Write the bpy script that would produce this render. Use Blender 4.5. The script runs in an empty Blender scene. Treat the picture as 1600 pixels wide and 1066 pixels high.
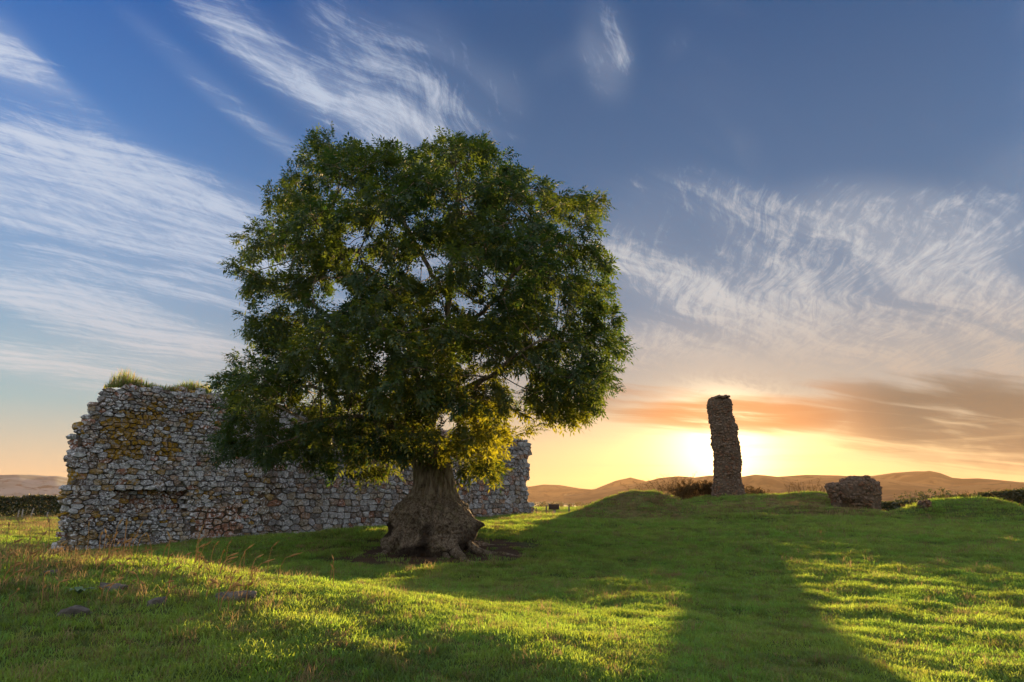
import bpy, bmesh, math, random
import numpy as np
from mathutils import Vector, Matrix

rng = np.random.default_rng(7)
random.seed(7)
R = math.radians
sc = bpy.context.scene
COL = sc.collection

# ------------------------------------------------------------------ camera
F = 1600 * 24.0 / 36.0
PITCH = R(12.9)
EYE = 1.65
cam = bpy.data.objects.new('camera', bpy.data.cameras.new('camera'))
COL.objects.link(cam)
cam.data.lens = 24.0
cam.data.sensor_width = 36.0
cam.data.clip_start = 0.05
cam.data.clip_end = 30000.0
cam.location = (0, 0, EYE)
cam.rotation_euler = (R(90) + PITCH, 0, 0)
sc.camera = cam
sc.render.engine = 'CYCLES'
sc.cycles.use_denoising = True
sc.cycles.max_bounces = 6
sc.cycles.diffuse_bounces = 3
sc.cycles.transmission_bounces = 4
sc.cycles.transparent_max_bounces = 4
sc.cycles.volume_bounces = 0
sc.view_settings.view_transform = 'Standard'
sc.view_settings.look = 'None'
sc.view_settings.gamma = 1.0
sc.view_settings.use_curve_mapping = False
sc.view_settings.exposure = 2.05

SUN_AZ, SUN_EL = 16.9, 3.7          # degrees: azimuth east of the view axis, height
SUN_STRENGTH = 5.0
SKY_STRENGTH = 0.1
K = 3.73                             # two to the power of the exposure: sky colours below are written as they appear


def pdir(px, py):
    a, b = (px - 800.0) / F, (533.0 - py) / F
    return Vector((a, math.cos(PITCH) - b * math.sin(PITCH), math.sin(PITCH) + b * math.cos(PITCH)))


def at(px, py, Y):
    """The place at depth Y that the photograph shows at that pixel."""
    d = pdir(px, py)
    return Vector((0, 0, EYE)) + d * (Y / d.y)


def azel(px, py):
    d = pdir(px, py).normalized()
    return math.degrees(math.atan2(d.x, d.y)), math.degrees(math.asin(d.z))


# ------------------------------------------------------------------ node helper
class NT:
    def __init__(self, tree):
        self.t = tree

    def new(self, typ, **kw):
        n = self.t.nodes.new(typ)
        for k, v in kw.items():
            setattr(n, k, v)
        return n

    def put(self, sock, v):
        if isinstance(v, bpy.types.NodeSocket):
            self.t.links.new(v, sock)
        elif v is not None:
            if hasattr(sock.default_value, '__len__'):
                v = tuple(v)
                n = len(sock.default_value)
                if len(v) < n:
                    v = v + (1.0,) * (n - len(v))
            sock.default_value = v

    def m(self, op, a, b=None, c=None, clamp=False):
        n = self.new('ShaderNodeMath', operation=op, use_clamp=clamp)
        self.put(n.inputs[0], a)
        if b is not None: self.put(n.inputs[1], b)
        if c is not None: self.put(n.inputs[2], c)
        return n.outputs[0]

    def v(self, op, a, b=None):
        n = self.new('ShaderNodeVectorMath', operation=op)
        self.put(n.inputs[0], a)
        if b is not None:
            if op == 'SCALE': self.put(n.inputs['Scale'], b)
            else: self.put(n.inputs[1], b)
        return n.outputs['Value'] if op in ('LENGTH', 'DOT_PRODUCT', 'DISTANCE') else n.outputs[0]

    def sep(self, v):
        n = self.new('ShaderNodeSeparateXYZ'); self.put(n.inputs[0], v); return n.outputs

    def comb(self, x, y, z=0.0):
        n = self.new('ShaderNodeCombineXYZ')
        self.put(n.inputs[0], x); self.put(n.inputs[1], y); self.put(n.inputs[2], z)
        return n.outputs[0]

    def ss(self, x, lo, hi, a=0.0, b=1.0, smooth=True):
        n = self.new('ShaderNodeMapRange', interpolation_type='SMOOTHSTEP' if smooth else 'LINEAR')
        for i, q in enumerate((x, lo, hi, a, b)): self.put(n.inputs[i], q)
        return n.outputs[0]

    def noise(self, vec, scale=1.0, detail=4.0, rough=0.5, dist=0.0):
        n = self.new('ShaderNodeTexNoise')
        self.put(n.inputs['Vector'], vec); self.put(n.inputs['Scale'], scale)
        self.put(n.inputs['Detail'], detail); self.put(n.inputs['Roughness'], rough)
        self.put(n.inputs['Distortion'], dist)
        return n.outputs[0]

    def mix(self, f, a, b, blend='MIX'):
        n = self.new('ShaderNodeMix', data_type='RGBA', blend_type=blend)
        self.put(n.inputs[0], f); self.put(n.inputs[6], a); self.put(n.inputs[7], b)
        return n.outputs[2]

    def mixf(self, f, a, b):
        n = self.new('ShaderNodeMix', data_type='FLOAT')
        self.put(n.inputs[0], f); self.put(n.inputs[2], a); self.put(n.inputs[3], b)
        return n.outputs[0]

    def mapping(self, vec, loc=(0, 0, 0), rot=(0, 0, 0), scale=(1, 1, 1), typ='POINT'):
        n = self.new('ShaderNodeMapping', vector_type=typ)
        self.put(n.inputs[0], vec)
        n.inputs['Location'].default_value = loc
        n.inputs['Rotation'].default_value = rot
        n.inputs['Scale'].default_value = scale
        return n.outputs[0]

    def ramp(self, f, stops):
        n = self.new('ShaderNodeValToRGB')
        e = n.color_ramp.elements
        while len(e) < len(stops): e.new(0.5)
        for i, (p, c) in enumerate(stops):
            e[i].position = p; e[i].color = tuple(c) + (1.0,)
        self.put(n.inputs[0], f)
        return n.outputs[0]


# ------------------------------------------------------------------ world: low sun sky with cirrus
def build_world():
    w = bpy.data.worlds.new('World')
    sc.world = w
    w.use_nodes = True
    t = NT(w.node_tree)
    bg = w.node_tree.nodes['Background']
    D = t.new('ShaderNodeTexCoord').outputs['Generated']
    D = t.v('NORMALIZE', D)
    x, y, z = t.sep(D)[:3]
    deg = 180 / math.pi
    az = t.m('MULTIPLY', t.m('ARCTAN2', x, y), deg)
    el = t.m('MULTIPLY', t.m('ARCSINE', z), deg)
    S = (math.sin(R(SUN_AZ)) * math.cos(R(SUN_EL)), math.cos(R(SUN_AZ)) * math.cos(R(SUN_EL)), math.sin(R(SUN_EL)))
    g = t.m('MULTIPLY', t.m('ARCCOSINE', t.m('MINIMUM', t.v('DOT_PRODUCT', D, S), 0.99999)), deg)
    # azimuth difference to the sun, wrapped
    daz = t.m('MULTIPLY', t.m('ARCCOSINE', t.m('COSINE', t.m('MULTIPLY', t.m('SUBTRACT', az, SUN_AZ), 1 / deg))), deg)
    AE = t.comb(az, el, 0.0)
    sky = t.new('ShaderNodeTexSky', sky_type='NISHITA', sun_disc=False)
    sky.sun_elevation = R(SUN_EL); sky.sun_rotation = R(SUN_AZ)
    sky.air_density = 1.0; sky.dust_density = 1.0; sky.ozone_density = 2.0
    nish = sky.outputs[0]                                   # strength is applied at the background

    def u(c):                                              # picture value -> value before the 0.1 strength
        return tuple(k / SKY_STRENGTH / K for k in c)
    base = t.ramp(t.m('DIVIDE', t.m('MAXIMUM', el, 0.0), 90.0), [
        (0.0, (.50, .38, .25)), (.03, (.52, .44, .33)), (.075, (.28, .41, .44)), (.16, (.20, .34, .52)),
        (.28, (.07, .21, .50)), (.42, (.010, .095, .36)), (.6, (.02, .09, .32)), (1.0, (.02, .08, .28))])
    near = t.ss(daz, 60.0, 14.0)                            # greyer towards the sun's side
    grey = t.ramp(t.m('DIVIDE', t.m('MAXIMUM', el, 0.0), 90.0), [
        (0.0, (.52, .38, .22)), (.04, (.50, .38, .24)), (.09, (.27, .27, .27)), (.17, (.12, .20, .31)),
        (.27, (.065, .145, .28)), (.42, (.026, .088, .22)), (.6, (.02, .085, .26)), (1.0, (.02, .08, .26))])
    base = t.mix(near, base, grey)
    base = t.v('SCALE', base, 1.0 / SKY_STRENGTH / K)
    nw = t.ss(el, 26.0, 3.0, 0.01, 0.06)
    col = t.v('ADD', base, t.v('SCALE', nish, nw))
    # dust glow round the sun, along the horizon
    e2 = t.m('DIVIDE', t.m('SUBTRACT', el, SUN_EL), 2.6)
    d2 = t.m('DIVIDE', daz, 10.5)
    band = t.m('EXPONENT', t.m('MULTIPLY', t.m('ADD', t.m('MULTIPLY', e2, e2), t.m('MULTIPLY', d2, d2)), -1.0))
    col = t.v('ADD', col, t.v('SCALE', u((.50, .30, .09)), band))
    core = t.m('EXPONENT', t.m('MULTIPLY', t.m('POWER', t.m('DIVIDE', g, 3.7), 2.0), -1.0))
    col = t.v('ADD', col, t.v('SCALE', u((2.0, 1.5, .8)), core))

    # ---- clouds on a plane high above
    den = t.m('ADD', t.m('MAXIMUM', z, 0.0), 0.10)
    P = t.comb(t.m('DIVIDE', x, den), t.m('DIVIDE', y, den), 0.0)
    warp = t.new('ShaderNodeTexNoise'); t.put(warp.inputs['Vector'], P)
    warp.inputs['Scale'].default_value = 1.3; warp.inputs['Detail'].default_value = 2.0
    W = t.v('SUBTRACT', warp.outputs['Color'], (.5, .5, .5))
    P1 = t.v('ADD', P, t.v('SCALE', W, .35))

    def along(azd, sx, sy, loc=(0, 0, 0), src=P1):          # streaks along azimuth azd
        return t.mapping(t.mapping(src, rot=(0, 0, R(azd - 90))), loc=loc, scale=(sx, sy, 1))
    bands = t.noise(along(46, .55, 2.6), 1.0, 5, .6, .3)
    fibL = t.noise(along(52, 2.2, 20.0, (3, 1, 0)), 1.0, 9, .74, .4)
    fibR = t.noise(along(10, 3.4, 21.0, (7, 2, 0)), 1.0, 9, .74, .6)
    fibF = t.noise(along(24, 9.0, 22.0, (1, 9, 0)), 1.0, 6, .72, .8)
    right = t.ss(az, -14.0, -4.0)
    fib = t.mixf(right, fibL, fibR)
    fib = t.m('ADD', t.m('MULTIPLY', fib, .62), t.m('MULTIPLY', fibF, .38))

    def blob(px, py, rx, ry, ang, k, soft=.15):
        """A soft patch of cirrus; ang = degrees it descends towards the right."""
        a, e = azel(px, py)
        n = t.mapping(AE, loc=(a, e, 0), rot=(0, 0, R(-ang)), scale=(rx * .053 * 1.35 / math.cos(R(e)), ry * .053 * 1.6, 1), typ='TEXTURE')
        return t.ss(t.v('LENGTH', n), 1.0, soft, 0.0, k)
    # upper left plume, left veil, right field, far right plume, wisps
    blobs = [(430, 95, 330, 44, 27, 1.0), (610, 165, 170, 50, 26, 1.0), (360, 160, 190, 22, 25, .8), (680, 130, 150, 90, 35, .75), (790, 150, 60, 60, 30, .4),
             (140, 255, 330, 50, 22, .90), (300, 320, 230, 60, 20, .9), (130, 330, 260, 70, 14, .95), (190, 400, 260, 40, 8, 1.0), (90, 470, 260, 50, 14, .85), (260, 535, 200, 42, 12, 1.0), (110, 580, 240, 36, 8, 1.0),
             (30, 140, 110, 22, 40, .5), (110, 195, 240, 42, 30, .85), (50, 110, 120, 30, 40, .6),
             (945, 76, 70, 52, 75, .8, .3), (1058, 70, 24, 34, 70, .45), (870, 95, 26, 40, 70, .4),
             (1080, 315, 190, 55, 12, .72), (985, 385, 90, 60, 30, .85), (1130, 470, 300, 58, 19, 1.0), (1240, 535, 240, 40, 14, .95), (1270, 430, 130, 70, 32, .85),
             (1360, 370, 130, 62, 30, 1.0), (1450, 440, 120, 80, 38, .9), (1545, 470, 60, 110, -60, 1.0), (1540, 350, 80, 60, 30, .75), (1440, 520, 110, 40, 20, .7),
             (1060, 560, 220, 50, 8, .9), (1300, 580, 320, 50, 10, .95), (1530, 570, 160, 60, 8, .9), (1190, 395, 230, 70, 22, .75), (1460, 330, 170, 45, 24, .7), (560, 70, 170, 50, 30, .6), (60, 300, 160, 50, 20, .8), (600, 420, 300, 160, 12, .7), (700, 600, 300, 80, 8, .8)]
    M = None
    for b in blobs:
        q = blob(*b)
        M = q if M is None else t.m('SUBTRACT', t.m('ADD', M, q), t.m('MULTIPLY', M, q))
    # beyond the frame a denser, unseen veil is added as fill light
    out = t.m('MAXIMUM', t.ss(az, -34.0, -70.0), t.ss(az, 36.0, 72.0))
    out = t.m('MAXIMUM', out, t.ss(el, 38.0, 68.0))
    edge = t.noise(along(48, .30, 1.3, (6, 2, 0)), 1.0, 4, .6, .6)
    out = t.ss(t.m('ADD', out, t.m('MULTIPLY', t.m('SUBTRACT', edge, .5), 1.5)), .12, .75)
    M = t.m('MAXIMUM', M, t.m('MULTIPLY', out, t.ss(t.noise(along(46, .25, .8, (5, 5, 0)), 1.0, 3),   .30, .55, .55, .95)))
    gaps = t.noise(along(50, .40, 3.4, (11, 4, 0)), 1.0, 4, .6, .4)
    M = t.m('MULTIPLY', M, t.ss(gaps, .36, .58, .62, 1.0))
    tex = t.m('ADD', t.m('MULTIPLY', bands, .34), t.m('MULTIPLY', fib, .66))
    lo = t.mixf(M, .60, .40)
    veil = t.m('MULTIPLY', t.m('POWER', M, 2.4), .36)
    wisp = t.m('MULTIPLY', t.ss(tex, lo, t.m('ADD', lo, .17)), t.m('POWER', M, .6))
    dens = t.m('SUBTRACT', t.m('ADD', wisp, veil), t.m('MULTIPLY', wisp, veil))
    dens = t.m('MULTIPLY', dens, t.ss(el, 5.5, 9.0))
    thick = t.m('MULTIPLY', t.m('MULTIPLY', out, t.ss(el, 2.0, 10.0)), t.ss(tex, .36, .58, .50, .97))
    dens = t.m('MAXIMUM', dens, thick)                      # added cloud sheet, mostly out of view, brightens the shaded ground
    # cloud colour: cool white high up, cream towards the sun, tan low down
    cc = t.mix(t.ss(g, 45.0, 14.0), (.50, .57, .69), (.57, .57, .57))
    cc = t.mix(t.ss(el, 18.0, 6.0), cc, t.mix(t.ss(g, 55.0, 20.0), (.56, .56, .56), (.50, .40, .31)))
    cc = t.mix(t.ss(g, 48.0, 95.0), cc, (1.08, 1.05, 1.03))            # cloud away from the sun made brighter to strengthen the fill
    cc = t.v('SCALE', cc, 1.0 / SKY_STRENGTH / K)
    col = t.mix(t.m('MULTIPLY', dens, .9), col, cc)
    # low dark bars of altostratus on the sun's side, lit orange from below near the sun
    low = t.noise(along(46, .22, 1.5, (2, 8, 0)), 1.0, 5, .6, .3)
    lowb = t.noise(along(75, .6, 5.0, (4, 3, 0)), 1.0, 5, .6, .4)
    lt = t.m('ADD', t.m('MULTIPLY', low, .5), t.m('MULTIPLY', lowb, .5))
    bA = blob(1160, 648, 240, 30, 3, 1.0, .3)
    bB = blob(1520, 660, 250, 62, 9, 1.0, .3)
    bC = blob(1000, 625, 200, 32, 4, .7, .2)
    Mo = t.m('MAXIMUM', bA, t.m('MAXIMUM', bB, bC))
    lod = t.m('MULTIPLY', t.ss(lt, t.mixf(Mo, .62, .26), t.mixf(Mo, .8, .50)), Mo)
    lc = t.mix(t.ss(g, 14.0, 4.0), (.19, .145, .105), (.78, .31, .11))
    lc = t.v('SCALE', lc, 1.0 / SKY_STRENGTH / K)
    col = t.mix(t.m('MULTIPLY', lod, .9), col, lc)
    # thin bright bars just over the hills
    bars = t.noise(t.mapping(AE, scale=(.05, 1.1, 1)), 1.0, 4, .5, .4)
    bm = t.m('MULTIPLY', t.ss(bars, .48, .66), t.m('MULTIPLY', t.ss(el, 7.5, 5.0), t.ss(el, 1.0, 2.6)))
    bm = t.m('MULTIPLY', bm, t.ss(daz, 45.0, 8.0))
    col = t.mix(t.m('MULTIPLY', bm, .35), col, t.v('SCALE', (.95, .66, .34), 1.0 / SKY_STRENGTH / K))
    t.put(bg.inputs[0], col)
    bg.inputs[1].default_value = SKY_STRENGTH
    w.cycles.sampling_method = 'MANUAL'
    w.cycles.sample_map_resolution = 512


build_world()
sun = bpy.data.objects.new('sun', bpy.data.lights.new('sun', 'SUN'))
COL.objects.link(sun)
sun.data.energy = SUN_STRENGTH
sun.data.angle = R(0.5)
sun.data.color = (1.0, .64, .28)
sd = Vector((math.sin(R(SUN_AZ)) * math.cos(R(SUN_EL)), math.cos(R(SUN_AZ)) * math.cos(R(SUN_EL)), math.sin(R(SUN_EL))))
sun.rotation_euler = sd.to_track_quat('Z', 'Y').to_euler()
sun.location = sd * 60


# ------------------------------------------------------------------ numpy helpers
def _hash(ix, iy, iz, seed):
    h = (ix.astype(np.int64) * 374761393 + iy.astype(np.int64) * 668265263 + iz.astype(np.int64) * 2147483647 + seed * 974711) & 0xFFFFFFFF
    h = ((h ^ (h >> 13)) * 1274126177) & 0xFFFFFFFF
    h = ((h ^ (h >> 16)) * 2246822519) & 0xFFFFFFFF
    return ((h ^ (h >> 15)) & 0xFFFFFF) / float(0xFFFFFF)


def vnoise(x, y, z=0.0, seed=0):
    """Smooth value noise in -1..1."""
    x, y, z = np.broadcast_arrays(np.asarray(x, float), np.asarray(y, float), np.asarray(z, float))
    ix, iy, iz = np.floor(x), np.floor(y), np.floor(z)
    fx, fy, fz = x - ix, y - iy, z - iz
    fx, fy, fz = [f * f * (3 - 2 * f) for f in (fx, fy, fz)]
    out = 0
    for dx in (0, 1):
        for dy in (0, 1):
            for dz in (0, 1):
                wgt = (fx if dx else 1 - fx) * (fy if dy else 1 - fy) * (fz if dz else 1 - fz)
                out = out + wgt * _hash(ix + dx, iy + dy, iz + dz, seed)
    return out * 2 - 1


def fbm(x, y, z=0.0, oct=4, seed=0):
    s, a, f = 0, 1.0, 1.0
    for i in range(oct):
        s = s + a * vnoise(np.asarray(x) * f, np.asarray(y) * f, np.asarray(z) * f, seed + i * 17)
        a *= .5; f *= 2.03
    return s / 1.9


def sstep(a, b, x):
    t = np.clip((np.asarray(x, float) - a) / (b - a), 0, 1)
    return t * t * (3 - 2 * t)


def mesh_of(name, verts, faces, smooth=False, attrs=None):
    """faces: list of index arrays of shape (n,3) or (n,4), or a list of index tuples."""
    me = bpy.data.meshes.new(name)
    verts = np.asarray(verts, np.float32)
    if isinstance(faces, list) and len(faces) and isinstance(faces[0], (list, tuple)):
        me.from_pydata(verts.tolist(), [], faces)
    else:
        if not isinstance(faces, list): faces = [faces]
        faces = [np.asarray(f, np.int32) for f in faces if len(f)]
        loops = np.concatenate([f.ravel() for f in faces])
        tot = np.concatenate([np.full(len(f), f.shape[1], np.int32) for f in faces])
        start = np.concatenate([[0], np.cumsum(tot)[:-1]]).astype(np.int32)
        me.vertices.add(len(verts)); me.vertices.foreach_set('co', verts.ravel())
        me.loops.add(len(loops)); me.loops.foreach_set('vertex_index', loops)
        me.polygons.add(len(tot)); me.polygons.foreach_set('loop_start', start)
        me.update(calc_edges=True)
    if smooth:
        me.polygons.foreach_set('use_smooth', np.ones(len(me.polygons), bool))
    for k, v in (attrs or {}).items():
        v = np.asarray(v, np.float32)
        if v.ndim == 1:
            a = me.attributes.new(k, 'FLOAT', 'POINT'); a.data.foreach_set('value', v)
        else:
            a = me.attributes.new(k, 'FLOAT_COLOR', 'POINT')
            a.data.foreach_set('color', np.concatenate([v, np.ones((len(v), 1), np.float32)], 1).ravel())
    me.validate()
    return me


def obj(name, me, material=None, parent=None, kind=None, label=None, cat=None, group=None):
    o = bpy.data.objects.new(name, me)
    COL.objects.link(o)
    if material is not None and me is not None and not me.materials: me.materials.append(material)
    if parent is not None: o.parent = parent
    if kind: o['kind'] = kind
    if label: o['label'] = label
    if cat: o['category'] = cat
    if group: o['group'] = group
    return o


def thing(name, label, cat, loc=(0, 0, 0), group=None):
    o = bpy.data.objects.new(name, None)
    COL.objects.link(o)
    o.location = loc
    o.empty_display_size = .2
    o['label'] = label; o['category'] = cat
    if group: o['group'] = group
    return o


def part(name, me, material, parent, kind=None, label=None):
    """me is given in world coordinates; the child is put back under its thing's base."""
    o = obj(name, me, material, parent, kind=kind, label=label)
    o.matrix_parent_inverse = Matrix.Translation(-Vector(parent.location))
    return o


class Soup:
    """Collects verts, faces and per-vertex attributes of one mesh."""
    def __init__(self):
        self.v, self.f, self.n, self.a = [], [], 0, {}

    def add(self, v, f, **attrs):
        v = np.asarray(v, float)
        self.f += [tuple(int(i) + self.n for i in q) for q in f]
        self.v.append(v); self.n += len(v)
        for k, val in attrs.items():
            val = np.asarray(val, float)
            self.a.setdefault(k, []).append(np.full(len(v), float(val)) if val.ndim == 0 else val)

    def mesh(self, name, smooth=False):
        return mesh_of(name, np.concatenate(self.v), self.f, smooth, {k: np.concatenate(v) for k, v in self.a.items()})


def tube(soup, pts, radii, seg=6, cap=True, **attrs):
    pts = [Vector(p) for p in pts]
    n = len(pts)
    up = Vector((0.13, 0.31, 0.94))
    vs = []
    t0 = (pts[1] - pts[0]).normalized()
    side = t0.cross(up if abs(t0.dot(up)) < .9 else Vector((1, 0, 0))).normalized()
    for i in range(n):
        t = (pts[min(i + 1, n - 1)] - pts[max(i - 1, 0)])
        t = t.normalized() if t.length > 1e-9 else t0
        side = (side - t * side.dot(t))
        side = side.normalized() if side.length > 1e-6 else t.orthogonal().normalized()
        b = t.cross(side)
        for k in range(seg):
            a = 2 * math.pi * k / seg
            vs.append(pts[i] + (side * math.cos(a) + b * math.sin(a)) * radii[i])
    fs = []
    for i in range(n - 1):
        for k in range(seg):
            k2 = (k + 1) % seg
            fs.append((i * seg + k, i * seg + k2, (i + 1) * seg + k2, (i + 1) * seg + k))
    if cap:
        fs.append(tuple(range(seg))[::-1]); fs.append(tuple((n - 1) * seg + k for k in range(seg)))
    soup.add([tuple(v) for v in vs], fs, **attrs)


# ------------------------------------------------------------------ materials
def material(name, fn):
    m = bpy.data.materials.new(name)
    m.use_nodes = True
    t = NT(m.node_tree)
    p = m.node_tree.nodes['Principled BSDF']
    p.inputs['Roughness'].default_value = .9
    p.inputs['Specular IOR Level'].default_value = .15
    fn(t, p, m.node_tree.nodes['Material Output'])
    return m


def bump(t, p, h, strength=.5, dist=.02):
    b = t.new('ShaderNodeBump')
    b.inputs['Strength'].default_value = strength
    b.inputs['Distance'].default_value = dist
    t.put(b.inputs['Height'], h)
    t.put(p.inputs['Normal'], b.outputs[0])


def pos(t):
    return t.new('ShaderNodeNewGeometry').outputs['Position']


def attr(t, name, out='Fac'):
    return t.new('ShaderNodeAttribute', attribute_name=name).outputs[out]


def leafy(t, out, col, trans_col, mixw=.45, spec=.0):
    d = t.new('ShaderNodeBsdfDiffuse'); t.put(d.inputs[0], col)
    tr = t.new('ShaderNodeBsdfTranslucent'); t.put(tr.inputs[0], trans_col)
    mx = t.new('ShaderNodeMixShader'); mx.inputs[0].default_value = mixw
    t.t.links.new(d.outputs[0], mx.inputs[1]); t.t.links.new(tr.outputs[0], mx.inputs[2])
    last = mx
    if spec:
        gl = t.new('ShaderNodeBsdfGlossy'); gl.inputs['Roughness'].default_value = .55
        t.put(gl.inputs[0], (1, 1, 1))
        m2 = t.new('ShaderNodeMixShader'); m2.inputs[0].default_value = spec
        t.t.links.new(mx.outputs[0], m2.inputs[1]); t.t.links.new(gl.outputs[0], m2.inputs[2])
        last = m2
    t.t.links.new(last.outputs[0], out.inputs[0])


TREE = Vector((at(668, 858, 20).x, 20.0, 0.0))


def m_ground(t, p, out):
    P = pos(t)
    n1 = t.noise(P, .35, 5, .6); n2 = t.noise(P, 3.0, 5, .65); n3 = t.noise(P, 22.0, 4, .7)
    green = t.mix(t.ss(n1, .35, .65), (.036, .070, .012), (.060, .085, .020))
    green = t.mix(t.ss(n2, .55, .75), green, (.120, .110, .042))
    green = t.mix(t.m('MULTIPLY', t.ss(n3, .5, .8), .6), green, (.045, .038, .022))
    soil = t.mix(n3, (.035, .022, .014), (.085, .055, .036))
    d = t.v('LENGTH', t.mapping(P, loc=(-TREE.x - .35, -TREE.y + .2, 0), scale=(1, 1, 0)))
    sm = t.ss(t.m('ADD', d, t.m('MULTIPLY', t.m('SUBTRACT', n2, .5), 2.6)), 3.3, 2.3)
    col = t.mix(sm, green, soil)
    x, y, z = t.sep(P)[:3]
    hump = t.ss(t.v('LENGTH', t.mapping(P, loc=(-6.3, -35.4, 0), scale=(1, 1, 0))), 4.2, 1.5)
    hump = t.m('MAXIMUM', hump, t.ss(t.v('LENGTH', t.mapping(P, loc=(-15.5 * .6, -43.5, 0), scale=(.6, 1, 0))), 5, 2))
    col = t.mix(t.m('MULTIPLY', hump, t.ss(n2, .3, .6)), col, (.13, .115, .045))
    far = t.ss(y, 70, 130)
    fields = t.mix(t.ss(t.noise(t.mapping(P, scale=(.004, .011, 0)), 1.0, 2), .45, .55), (.16, .15, .075), (.07, .09, .04))
    col = t.mix(far, col, fields)
    dry = t.m('MULTIPLY', t.ss(x, -17.5, -20), t.m('MULTIPLY', t.ss(y, 27, 34), t.ss(n1, .3, .6)))
    col = t.mix(dry, col, (.20, .17, .085))
    t.put(p.inputs['Base Color'], col)
    bump(t, p, t.m('ADD', n3, t.m('MULTIPLY', n2, 1.5)), .8, .06)


def m_grass(dry):
    def fn(t, p, out):
        P = pos(t)
        n = t.noise(P, .45, 4, .6); n2 = t.noise(P, 2.6, 4, .65)
        rnd = t.new('ShaderNodeObjectInfo').outputs['Random']
        h = attr(t, 'tip')
        if dry:
            c = t.mix(rnd, (.34, .24, .13), (.15, .11, .055))
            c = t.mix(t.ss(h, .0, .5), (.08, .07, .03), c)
            leafy(t, out, c, t.v('SCALE', c, 1.3), .4)
        else:
            c = t.mix(t.ss(n, .35, .66), (.088, .220, .024), (.150, .240, .032))
            c = t.mix(t.m('MULTIPLY', t.ss(t.noise(P, 1.2, 5, .7, .4), .50, .62), .75), c, (.028, .075, .013))
            c = t.mix(t.m('MULTIPLY', t.ss(n2, .55, .72), .8), c, (.19, .17, .06))
            c = t.mix(t.m('MULTIPLY', t.ss(rnd, .6, 1.0), .6), c, (.040, .125, .020))
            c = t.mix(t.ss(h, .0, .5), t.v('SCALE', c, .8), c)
            c = t.v('SCALE', c, t.ss(rnd, 0.0, 1.0, .58, 1.65, False))     # each tuft its own green
            tc = t.mix(.35, t.v('SCALE', c, 1.9), (.42, .39, .02))
            leafy(t, out, c, tc, .58, .03)
    return fn


def m_stone(lichen_at=None, warm=0.0):
    """Weathered rubble stone: own colour per stone ('tint'), pale crust and orange lichen in irregular stains."""
    def fn(t, p, out):
        P = pos(t)
        c = attr(t, 'tint', 'Color')
        n1 = t.noise(P, 7.0, 6, .75); n2 = t.noise(P, 11.0, 6, .75); n3 = t.noise(P, 1.3, 4, .6)
        c = t.mix(t.m('MULTIPLY', t.ss(n1, .50, .60), .85), c, t.v('SCALE', c, .38))
        pale = t.m('MULTIPLY', t.m('MULTIPLY', attr(t, 'crust'), t.ss(n2, .50, .56)), t.ss(n3, .32, .52))
        c = t.mix(t.m('MULTIPLY', pale, .85), c, (.62, .66, .72))
        if lichen_at is not None:
            li = attr(t, 'lichen')
            f = t.m('MULTIPLY', t.ss(t.m('ADD', t.m('MULTIPLY', n1, .6), t.m('MULTIPLY', n2, .5)), .47, .57), li)
            c = t.mix(f, c, t.mix(n2, (.16, .095, .014), (.36, .22, .02)))
        if warm:
            c = t.mix(.45, c, (.20, .165, .135))
            c = t.mix(1.0, c, (.62, .48, .37), 'MULTIPLY')
        t.put(p.inputs['Base Color'], c)
        bump(t, p, t.m('ADD', n1, t.m('MULTIPLY', n2, .8)), .9, .05)
    return fn


def m_mortar(t, p, out):
    P = pos(t)
    n = t.noise(P, 7.0, 6, .7)
    t.put(p.inputs['Base Color'], t.mix(t.ss(n, .3, .7), (.06, .048, .038), (.145, .115, .09)))
    bump(t, p, n, 1.0, .08)


def m_bark(t, p, out):
    P = pos(t)
    x, y, z = t.sep(P)[:3]
    q = t.mapping(P, scale=(1, 1, .16))
    n1 = t.noise(q, 9.0, 6, .7, .6); n2 = t.noise(P, 14.0, 6, .7, .8); n3 = t.noise(P, 2.2, 4, .6)
    h = t.mixf(t.ss(z, 1.4, 2.0), n2, n1)
    c = t.ramp(h, [(.32, (.030, .022, .016)), (.45, (.14, .108, .08)), (.58, (.31, .26, .20)), (.75, (.42, .37, .30))])
    c = t.mix(t.m('MULTIPLY', t.ss(n3, .5, .66), .6), c, t.mix(1.0, c, (.62, .70, .42), 'MULTIPLY'))
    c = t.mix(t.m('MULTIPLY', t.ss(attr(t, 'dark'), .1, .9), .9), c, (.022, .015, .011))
    t.put(p.inputs['Base Color'], c)
    bump(t, p, h, 1.0, .16)


def m_leaf(a, b, ta, tb, mixw=.45, spec=.05):
    def fn(t, p, out):
        f = attr(t, 'tone')
        leafy(t, out, t.mix(f, a, b), t.mix(f, ta, tb), mixw, spec)
    return fn


def m_plain(c, c2=None, scale=8.0, rough=.85, bs=.3):
    def fn(t, p, out):
        n = t.noise(pos(t), scale, 5, .65)
        t.put(p.inputs['Base Color'], t.mix(t.ss(n, .3, .7), c, c2 or tuple(k * .6 for k in c)))
        p.inputs['Roughness'].default_value = rough
        bump(t, p, n, bs, .03)
    return fn


def m_hill(a, b, sx, sy):
    def fn(t, p, out):
        P = pos(t)
        n = t.noise(t.mapping(P, scale=(sx, sy, sy)), 1.0, 4, .55); n2 = t.noise(P, .02, 5, .6)
        c = t.mix(t.ss(n, .44, .56), a, b)
        c = t.mix(t.ss(n2, .55, .65), c, tuple(k * .45 for k in b))
        t.put(p.inputs['Base Color'], c)
    return fn


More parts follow.
